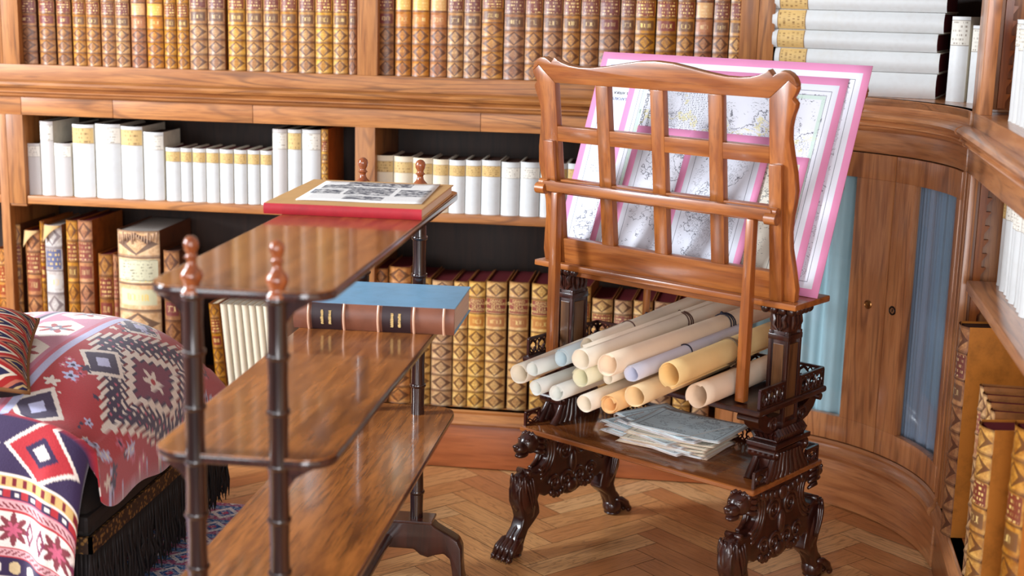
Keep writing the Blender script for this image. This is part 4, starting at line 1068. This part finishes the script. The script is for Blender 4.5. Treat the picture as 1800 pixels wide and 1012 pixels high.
def post(x, y, nm):
    m = MB(); prof = [(.0, .13), (.024, .13), (.024, .15)]
    def seg(z0, z1):
        L = z1-z0; out = [(.0175, z0+.002)]
        k = max(1, round(L/.095)); 
        for i in range(k):
            a = z0+L*i/k
            out += [(.0175, a+.004), (.0165, a+L/k*.5), (.0175, a+L/k-.010), (.0200, a+L/k-.008), (.0212, a+L/k-.004), (.0200, a+L/k-.0005), (.0178, a+L/k)]
        return out
    prof += seg(.15, 1.012)+[(.0, 1.012)]
    m.lathe(prof, 24, T(x, y, 0)); p = m.build('post', blackm, et, smooth=.7)
    m = MB(); z = 1.010
    fp = [(0, z), (.0185, z), (.0190, z+.006), (.015, z+.012), (.013, z+.016), (.0165, z+.022), (.0195, z+.030), (.018, z+.038), (.0115, z+.045), (.0085, z+.050), (.0075, z+.056), (.0085, z+.060), (.0125, z+.062), (.0085, z+.066), (.0080, z+.070), (.0115, z+.077), (.0130, z+.084), (.0110, z+.092), (.006, z+.097), (0, z+.0985)]
    m.lathe(fp, 24, T(x, y, 0)); m.build('finial', finialm, p, smooth=1.2)
for x in PX:
    for y in (PYF, PYB): post(x, y, '')
# curved under-brackets beside the posts at the front
for z in ZS[:2]:
    for y, sy in ((PYF, 1), (PYB, -1)):
        for x, s in ((PX[0], -1), (PX[1], 1)):
            pts = [(0, z-.018), (s*.062, z-.018), (s*.050, z-.024), (s*.030, z-.036), (s*.016, z-.056), (s*.004, z-.085), (0, z-.085)]
            m = MB(); m.prism(pts if s > 0 else pts[::-1], -.006, .006, T(x, y+sy*.004, 0)); m.build('shelf_bracket', edge_m, et, bevel=.001)
# trestle bases with scrolled feet
for y in (PYF, PYB):
    pr_ = [(0,.132),(.115,.132),(.128,.122),(.150,.112),(.170,.104),(.186,.096),(.196,.080),(.198,.050),(.200,.022),(.206,.004),(.176,.004),(.172,.030),(.166,.055),(.150,.066),(.128,.062),(.108,.055),(.088,.060),(.070,.072),(0,.072)]
    o_ = pr_+[(-a, b) for a, b in pr_[::-1]][1:-1]
    m = MB(); m.prism([(a-.005, b*1.25) for a, b in o_], -.024, .024, T(0, y, 0)); m.build('foot', darkm, et, bevel=.006, smooth=.6, seg=3)
    m = MB(); m.box(-.125, .115, -.035, .035, .164, .172, T(0, y, 0)); m.build('base_plate', darkm, et, bevel=.002)
m = MB(); m.tube([(-.005, PYF, .115), (-.005, PYB, .115)], .014, 12); m.build('stretcher', darkm, et, smooth=1)

# --- thin red-backed portfolio and the print lying on it
def flatbook(name, label, P, rz, W_, D_, th, spine_m, cover_m, page_m, grp=None, rnd=0):
    """spine along local -y edge, width W_ along x, depth D_ along y"""
    t = thing(name, label, 'book', P, rz, grp)
    m = MB(); m.box(0, W_, 0.004, D_, 0, .003); m.box(0, W_, 0.004, D_, th-.003, th); cov = m.build('cover', cover_m, t, bevel=.001)
    m = MB(); m.box(.004, W_-.004, .006, D_-.005, .003, th-.003); m.build('page_block', page_m, t)
    m = MB(); b = max(.003, rnd*th)
    pts = [(-b*(1-((k/10)*2-1)**2)+.004, th*k/10) for k in range(11)]
    vs = [(0, a, z) for a, z in pts]+[(W_, a, z) for a, z in pts]
    m.add(vs, [(i, i+1, 12+i, 11+i) for i in range(10)]+[tuple(range(11)), tuple(range(11, 22))[::-1]])
    m.build('spine', spine_m, t, smooth=.9)
    return t, b
pale_band = plain('pale_band', srgb(214, 168, 140), .4)
cloth_red = leather('red_cloth', srgb(176, 30, 44), .6, .8); buff = leather('buff_board', srgb(206, 160, 104), .6, .9)
pf, _ = flatbook('portfolio', 'thin red-spined portfolio with buff board lying on the top tier of the stand', (-.928, 2.945, 1.0255), rad(.5), .355, .43, .024, cloth_red, buff, pages_mat('pages_white', srgb(222, 206, 190), 2))
def engraving_mat():
    g = G('engraved_print', .7, .2); uv = g.sep(g.coord('UV')); u, v = uv[0], uv[1]; p = g.comb(u, v, 0)
    n = g.noise(p, 16, 5, .7, .5); msk = None
    for (a, b, c, d) in ((.22,.78,.77,.97),(.05,.30,.60,.80),(.30,.68,.33,.72),(.72,.98,.32,.66),(.02,.27,.34,.55),(.34,.66,.10,.28),(.72,.95,.72,.88)):
        if (a, b) == (.72, .95): continue
        q = (u > a)*(u < b)*(v > c)*(v < d); msk = q if msk is None else msk.max(q)
    ink = msk*(g.step(.36, .60, n)*.75+.2)
    tx = g.step(.53, .6, g.noise(g.vm('MULTIPLY', p, (160, 60, 1)), 1, 2))*((v*44).fract() > .5)*(1-msk)*.25*(u > .05)*(u < .95)*(v > .05)*(v < .95)
    return g.out(g.mix((ink+tx).min(1), srgb(238, 236, 234), srgb(52, 60, 78)))
m = MB(); 
m.grid(lambda u, v: (u*.285, v*.335, .0008+.004*max(0, u-.88)*8*max(0, v-.6)+.0006*sin(u*7)), 16, 10, lambda u, v: (u, v))
o = m.build('engraved_print', engraving_mat(), None, smooth=3, solid=.0005); o.location = (-.872, 3.005, 1.0502); o.rotation_euler = (0, 0, rad(3))
tag(o, 'white printed sheet with dark engraved views lying on the red-spined portfolio', 'print')
# --- blue-sided quarto in brown leather on the second tier
blue_cl = leather('blue_cloth_side', srgb(128, 178, 212), .6, .85); brn = leather('brown_morocco', srgb(132, 82, 62), .4, .8)
PB = (-.900, 3.080, .7375)
qb, bb = flatbook('blue_quarto', 'thick book with blue cloth side and brown banded leather spine on the middle tier', PB, rad(1), .380, .268, .062, brn, blue_cl, pages_mat('pages_grey_pink', srgb(206, 186, 172), 2), None, .15)
for x in (.037, .121, .202, .286, .356):
    m = MB(); pts = [(x, -bb*(1-((k/10)*2-1)**2)+.002, .062*k/10) for k in range(11)]; m.tube(pts, .003, 6)
    m.build('spine_band', pale_band, qb, smooth=1)
for xa, xb, tx in ((.044, .115, 0), (.211, .278, 0)):
    m = MB(); m.grid(lambda u, v: (xa+(xb-xa)*u, -bb*(1-(v*2-1)**2)+.0026, .062*v), 2, 10); m.build('title_label', plain('dark_label', srgb(46, 26, 30), .5), qb, smooth=3)
    m = MB(); rl = random.Random(int(xa*1000))
    for lx in (.36, .62):                      # two worn gilt lines, too rubbed to read
        zz_ = .014
        while zz_ < .046:
            hh_ = rl.uniform(.0012, .0022); wd = rl.uniform(.0022, .0034); cx_ = xa+(xb-xa)*lx+rl.uniform(-.0006, .0006)
            yb_ = -bb*(1-((zz_/.062)*2-1)**2)+.0018; m.box(cx_-wd, cx_+wd, yb_-.0004, yb_+.0008, zz_, zz_+hh_); zz_ += hh_+rl.uniform(.0006, .0011)
    m.build('gilt_lettering', gold_ink, qb)

# ================================================================ OTTOMAN with kilim throw, cushion and floor rug
OXa, OXb, OYa, OYb = -2.02, -1.29, 2.80, 3.74
velvet = leather('dark_velvet', srgb(24, 15, 12), .8, .5)
ot = thing('ottoman', 'low domed ottoman with dark fringed velvet skirt under the kilim', 'ottoman', ((OXa+OXb)/2, (OYa+OYb)/2, 0))
hx, hy = (OXb-OXa)/2, (OYb-OYa)/2
def dome(u, v, add=0.):
    return .345+add+.285*max(0., (1-abs(u)**2.8)*(1-abs(v)**3.2))**.5
m = MB(); m.box(-hx+.01, hx-.01, -hy+.01, hy-.01, .16, .34); m.build('seat_base', velvet, ot, bevel=.01)
m = MB(); m.grid(lambda u, v: ((2*u-1)*hx*.985, (2*v-1)*hy*.985, dome((2*u-1), (2*v-1), -.045)), 40, 40); m.build('padded_top', velvet, ot, smooth=3)
for sx in (-1, 1):
    for sy in (-1, 1):
        m = MB(); m.lathe([(0, 0), (.022, 0), (.028, .02), (.022, .05), (.034, .09), (.03, .165), (0, .165)], 14, T(sx*(hx-.07), sy*(hy-.07), 0)); m.build('leg', darkm, ot, smooth=1)
g = G('gold_braid', .6, .3, metal=0); c = g.coord(); v_ = g.vor(c, 90); braid = g.out(g.mix(g.step(.25, .5, v_), srgb(128, 92, 44), srgb(48, 30, 16)))
m = MB()
for a in ((hx-.008, hx, -hy, hy), (-hx, -hx+.008, -hy, hy)): m.box(a[0], a[1], a[2], a[3], .255, .295)
m.box(-hx, hx, -hy, -hy+.008, .255, .295); m.box(-hx, hx, hy-.008, hy, .255, .295); m.build('braid_band', braid, ot)
m = MB(); rr = random.Random(4)
def strand(x, y):
    L = .255-.055-.03*rr.random(); pts = [(x+.003*rr.uniform(-1, 1)*i, y+.004*rr.uniform(-1, 1)*i, .256-L*i/4) for i in range(5)]
    m.tube(pts, [.0042, .0035, .0035, .0042, .0012], 5)
k = 0
while k*.0072 < 2*hy: strand(hx-.004, -hy+k*.0072); strand(hx-.010, -hy+k*.0072+.003) if k % 2 else None; k += 1
k = 0
while k*.011 < 2*hx: strand(-hx+k*.011, -hy+.003); strand(-hx+k*.011, hy-.003); k += 1
tag(m.build('fringe', velvet, ot, smooth=3), kind='stuff')

# kilim throw: a draped grid whose vertices carry the woven pattern
RED = np.array(srgb(176, 40, 48)[:3]); WHT = np.array(srgb(232, 218, 206)[:3]); NVY = np.array(srgb(52, 34, 70)[:3]); PUR = np.array(srgb(120, 40, 72)[:3]); YEL = np.array(srgb(206, 168, 104)[:3]); ROSE = np.array(srgb(196, 92, 116)[:3]); LBL = np.array(srgb(190, 190, 224)[:3]); DRD = np.array(srgb(120, 20, 36)[:3])
def paint_kilim(x, y, front):
    """x: metres inward from the right-hand edge of the cloth, y: metres from the front roll along the top (negative = hanging front)"""
    C = np.empty(x.shape+(3,)); C[:] = RED
    def put(mask, col): C[mask] = col
    # --- main field with medallion chain on the right side
    xo_ = x; x = np.where(y >= 0, x+.24, x)
    mx, my = .245, .52
    q = 1.0*abs(x-mx)+.62*abs(y-my); st = np.round(q*70)/70
    zz_ = np.round(abs(y-my)*36)/36; qq = (abs(x-mx)+.62*zz_)*1.32
    put(qq < .285, WHT); put(qq < .272, DRD); put(qq < .262, WHT*.95); put(qq < .250, NVY)
    tooth = ((y*38) % 1 < .5); put((qq < .172)&(qq > .150)&tooth, WHT)
    put(qq < .150, DRD); put(qq < .143, WHT); put(qq < .108, NVY); put(qq < .100, PUR)
    fl = (np.hypot((x-mx), (y-my)) < .030+.012*np.cos(6*np.arctan2(y-my, x-mx))); put(fl, WHT); put(np.hypot(x-mx, y-my) < .010, RED)
    ringz = (qq > .175)&(qq < .245); cell = (np.sin(x*150+1)*np.sin(y*120) > .72)&ringz; put(cell, WHT); put(ringz&(np.sin(x*150+1)*np.sin(y*120) < -.80), ROSE)
    # stepped white brackets in the field
    for cx_, cy_, s in ((.40, .10, 1), (.40, .74, 1), (.36, .40, -1)):
        dx, dy = (x-cx_)*1.0, (y-cy_); d = abs(dx)*1.1+abs(dy)*.8; d = np.round(d*60)/60
        b = (d < .070)&(d > .052)&(x > .30); put(b, WHT); put((d <= .052)&(x > .30), NVY); put((d < .022)&(x > .30), LBL)
    # small flowers scattered on the red
    rs = np.random.RandomState(6)
    fld = (qq > .30)&(x < .445)&(y >= 0)&((x < .30)|(abs(y-.10) > .08))
    for _ in range(190):
        cx_, cy_ = rs.uniform(.02, .45), rs.uniform(-.02, .98); r = rs.uniform(.009, .017)
        a = np.arctan2(y-cy_, x-cx_); d = np.hypot(x-cx_, y-cy_); k = fld&(d < r*(1+.35*np.cos(5*a)))
        put(k, [WHT, NVY, ROSE, LBL][rs.randint(4)]); put(fld&(d < r*.38), [NVY, WHT][rs.randint(2)])
    # long blue-white guard line, then the hexagon border on the left
    xb = x-.455
    put(xb > 0, NVY*.9+LBL*.1); put((xb > -.008)&(xb < .010), LBL); put((xb > .010)&(xb < .022), ROSE)
    put((xb > .022)&(xb < .16), ROSE*.8+LBL*.2)
    yy = (y % .21)-.105; hexd = np.maximum(abs(xb-.090)/.056, (abs(xb-.090)*.7+abs(yy)*.9)/.086); hx_ = (hexd < 1)&(xb > .02)&(xb < .16); put(hx_, WHT)
    fl2 = np.hypot(xb-.09, yy) < .034+.016*np.cos(6*np.arctan2(yy, xb-.09)); put(hx_&fl2, RED*.8); put(hx_&(np.hypot(xb-.09, yy) < .022+.008*np.cos(4*np.arctan2(yy, xb-.09))), NVY+.1); put(hx_&(np.hypot(xb-.09, yy) < .009), WHT)
    put((xb > .16)&(xb < .172), LBL); put((xb > .172)&(xb < .185), NVY); put((xb > .185)&(xb < .31), ROSE*.7+LBL*.3)
    yy2 = ((y+.1) % .17)-.085; h2 = np.maximum(abs(xb-.245)/.045, (abs(xb-.245)*.7+abs(yy2))/.07) < 1; put(h2&(xb > .18), WHT); put(h2&(xb > .18)&(np.hypot(xb-.245, yy2) < .024+.01*np.cos(6*np.arctan2(yy2, xb-.245))), RED)
    # --- hanging front with horizontal borders, measured by height on the drop
    f = y < .0; z = -y     # distance down from the roll
    def band(a, b, col): put(f&(z >= a)&(z < b), col)
    # upper part of drop: navy ground with hexagon lozenges
    band(.0, .115, NVY); xr = (x % .185)-.0925; lz = abs(xr)*1.0+abs(z-.055)*1.25
    put(f&(z < .115)&(lz < .088), WHT); put(f&(z < .115)&(lz < .076), RED); put(f&(z < .115)&(lz < .040), NVY); put(f&(z < .115)&(lz < .022), WHT)
    band(.115, .121, WHT); band(.121, .145, YEL); put(f&(z > .126)&(z < .141)&((x*42) % 1 < .38), DRD); band(.145, .150, WHT)
    band(.150, .172, NVY); put(f&(z > .152)&(z < .170)&((x*26) % 1 < .42), RED); put(f&(z > .157)&(z < .166)&(((x*26)+.5) % 1 < .28), WHT)
    band(.172, .176, ROSE); band(.176, .196, ROSE*.6+WHT*.4); put(f&(z > .179)&(z < .193)&(((x*70+z*90)) % 1 < .4), DRD); band(.196, .200, RED)
    band(.200, .282, WHT); xs_ = ((x+.02) % .110)-.055; a = np.arctan2(z-.241, xs_); d = np.hypot(xs_, z-.241)
    put(f&(z > .2)&(z < .282)&(d < .030+.009*np.cos(8*a)), DRD+.03); put(f&(z > .2)&(z < .282)&(d < .014+.006*np.cos(6*a)), ROSE); xs2 = (x % .110)-.02; 
    br = abs(abs(((x+.075) % .110)-.055)-.016)+abs(z-.241)*.35; put(f&(z > .206)&(z < .276)&(br < .0115)&(br > .006), PUR)
    band(.282, .287, RED); band(.287, .304, ROSE*.6+WHT*.4); put(f&(z > .289)&(z < .302)&(((x*70-z*90)) % 1 < .4), DRD); band(.304, .308, RED)
    band(.308, .352, NVY*.9); xo = ((x) % .040)-.02; put(f&(np.hypot(xo*1.2, (z-.330)) < .015), np.array(srgb(200, 176, 130)[:3])); put(f&(np.hypot((((x+.02) % .080)-.04)*1.2, z-.330) < .015), WHT); band(.352, .358, WHT); band(.358, .40, RED); 
    return C
def kilim():
    DROP = .44; nb1, nb2, na = 150, 330, 310
    W_, Lt = OXb-OXa+.0, OYb-OYa
    side = .0
    vs = []; xs_, ys_ = [], []
    nb = nb1+nb2
    for j in range(nb+1):
        for i in range(na+1):
            a = i/na                                   # 0 right edge .. 1 left
            if j < nb1:
                s = 1-j/nb1                            # 1 at the hem
                u = 1-2*a
                zt = .345+.285*max(0., (1-abs(u)**2.8)*(1-.985**3.2))**.5
                zt = max(zt, .345)
                zt = .457+.190*max(0., 1-abs(u)**2.8)**.5*.58
                z = zt-s*DROP; X_ = OXb-a*W_*1.0-.015; 
                fold = .014*sin(a*26+.8)*s+.010*sin(a*11+2)*s
                crease = .045*math.exp(-((a-.10)/.035)**2)*s+.05*math.exp(-((a-.0)/.03)**2)*0
                Y_ = OYa-.012-fold-.035*s-crease*.6+.05*(1-s)**6*1.0
                X_ -= .02*s
                vs.append((X_, Y_, z)); xs_.append(a*W_); ys_.append(-s*DROP)
            else:
                b = (j-nb1)/nb2
                # rounded section across: sides bulge slightly over the velvet
                u = 1-2*a; v = -1+2*b
                ue = math.copysign(abs(u)**.92, u)
                k = max(0, 1-abs(v)**4); E_ = .357+(.10*abs(v)**6 if v < 0 else 0); zt = E_+(.647-E_)*max(0., (1-abs(u)**2.8))**.5*(k**.5 if v > 0 else 1-.42*abs(v)**2.4)
                if v < 0: base = .345+(.52-.345)*abs(v)**4*(1-abs(u)**6)
                z = zt
                ov = max(0, abs(u)-.90)/.10
                z -= .035*ov*(1 if u > 0 else 1)+.012*ov*sin(b*17)
                X_ = OXb-a*W_+.022*(1-abs(ov-.45)*1.4)*(1 if u > 0 else -1)*(ov > 0)
                Y_ = OYa+.02*0+b*Lt
                if v < -.97 or b*Lt < .05:
                    t = b*Lt/.05; z = z-.0*t
                    Y_ = Y_+(1-t)*.038 if t < 1 else Y_
                vs.append((X_, Y_, z)); xs_.append(a*W_); ys_.append(b*Lt*1.05)
    fs = []
    for j in range(nb):
        for i in range(na):
            a = j*(na+1)+i; fs.append((a, a+1, a+na+2, a+na+1))
    m = MB(); m.v = vs; m.f = fs; m.uv = [None]*len(fs)
    x = np.array(xs_); y = np.array(ys_)
    V_ = np.array(vs).reshape(nb+1, na+1, 3); d_ = np.sqrt(((V_[:, 1:, [0, 2]]-V_[:, :-1, [0, 2]])**2).sum(-1)); s_ = np.concatenate([np.zeros((nb+1, 1)), np.cumsum(d_, 1)], 1)
    ig = int(round(.215/W_*na)); xg = .455-.24+(s_-s_[:, ig:ig+1]); x2_ = x.reshape(nb+1, na+1).copy(); x2_[nb1:] = xg[nb1:]; x = x2_.ravel(); m.vc = paint_kilim(x, y, None)
    g = G('kilim_wool', .75, .25); at_ = g.node('ShaderNodeAttribute', attribute_name='paint'); c = g.coord(); n = g.noise(c, 260, 3)
    g.b.inputs['Sheen Weight'].default_value = .35; g.bump(n, .0015, .4)
    mt = g.out(g.hsv(X(g, at_.outputs[0]), .5, 1.0, n*.35+.86))
    o = m.build('kilim_throw', mt, None, smooth=3, solid=.003)
    tag(o, 'red, white and navy patterned kilim draped over the ottoman, hem hanging in front', 'kilim')
kilim()
# --- kilim cushion leaning at the far left edge
def cushion():
    g = G('cushion_weave', .8, .2); c = g.sep(g.coord()); p = g.coord()
    st = ((c[0]*6.5+((c[2]*24).floor()*.13)).fract()); k = ((c[2]*40).fract())
    zig = (c[0]*9+((c[2]*16).fract()-.5).abs()*1.6).fract()
    col = g.ramp(zig, [(0, srgb(46, 44, 78)), (.24, srgb(46, 44, 78)), (.26, srgb(226, 210, 190)), (.38, srgb(226, 210, 190)), (.40, srgb(170, 44, 44)), (.62, srgb(170, 44, 44)), (.64, srgb(190, 110, 90)), (.76, srgb(190, 110, 90)), (.78, srgb(60, 40, 60)), (.9, srgb(200, 170, 120))])
    for e in [n for n in g.t.nodes if n.type == 'VALTORGB']: e.color_ramp.interpolation = 'CONSTANT'
    mt = g.out(col)
    t = thing('cushion', 'striped woven kilim cushion with brown piping at the far left edge', 'cushion', (-1.70, 2.98, .668))
    S = .185
    def f(sg):
        def fn(u, v):
            x, z = 2*u-1, 2*v-1; pin = 1-.10*(1-x*x)*abs(z)**2-.10*(1-z*z)*abs(x)**2*0
            pil = max(0, (1-x**4)*(1-z**4))**.6
            return (x*S*(1-.07*(1-z*z)), sg*.070*pil, z*S*(1-.07*(1-x*x)))
        return fn
    m = MB(); m.grid(f(-1), 26, 26); m.build('front_panel', mt, t, smooth=3)
    m = MB(); m.grid(f(1), 26, 26); m.build('back_panel', velvet, t, smooth=3)
    pts = []
    for i in range(81):
        q = (i/80*4) % 4; s_ = q-int(q); k = int(q)
        x, z = ((2*s_-1, -1), (1, 2*s_-1), (1-2*s_, 1), (-1, 1-2*s_))[k]
        pts.append((x*S*(1-.07*(1-z*z)), 0, z*S*(1-.07*(1-x*x))))
    m = MB(); m.tube(pts, .005, 8, None, False); m.build('piping', plain('brown_piping', srgb(120, 76, 36), .8), t, smooth=3)
    t.rotation_euler = (Matrix.Rotation(rad(24), 4, 'Z') @ Matrix.Rotation(rad(8), 4, 'Y') @ Matrix.Rotation(rad(-76), 4, 'X')).to_euler()
    return t
cushion()
# --- patterned floor rug under the ottoman
def rug():
    g = G('blue_rug', .85, .2); c = g.sep(g.coord()); p = g.coord()
    x, y = c[0], c[1]; e = (y*-1)          # distance from the far edge grows towards the viewer
    row = ((y*9).fract()); cx = ((x*9).fract()-.5).abs(); cy = (row-.5).abs()
    d = cx+cy
    s1 = g.step(.5, .56, g.noise(g.vm('MULTIPLY', p, (90, 90, 1)), 1, 2))
    col = g.mix(((y*18).fract() < .5)*1.0, srgb(62, 118, 178), srgb(176, 96, 136))
    col = g.mix((d < .42)*1.0, col, srgb(232, 230, 232)); col = g.mix((d < .26)*1.0, col, srgb(52, 100, 170)); col = g.mix((d < .12)*1.0, col, srgb(196, 80, 120))
    col = g.mix(s1*.5, col, srgb(220, 222, 236)); col = g.mix(g.step(.56, .6, g.noise(g.vm('MULTIPLY', p, (160, 120, 1)), 1, 2))*.6, col, srgb(40, 50, 96))
    m = MB(); m.box(-.80, .80, -.80, .80, 0, .006); o = m.build('floor_rug', g.out(col), None); o.location = (-1.80, 3.005, .0008)
    tag(o, 'small blue and white patterned rug on the parquet under the ottoman', 'rug')
rug()
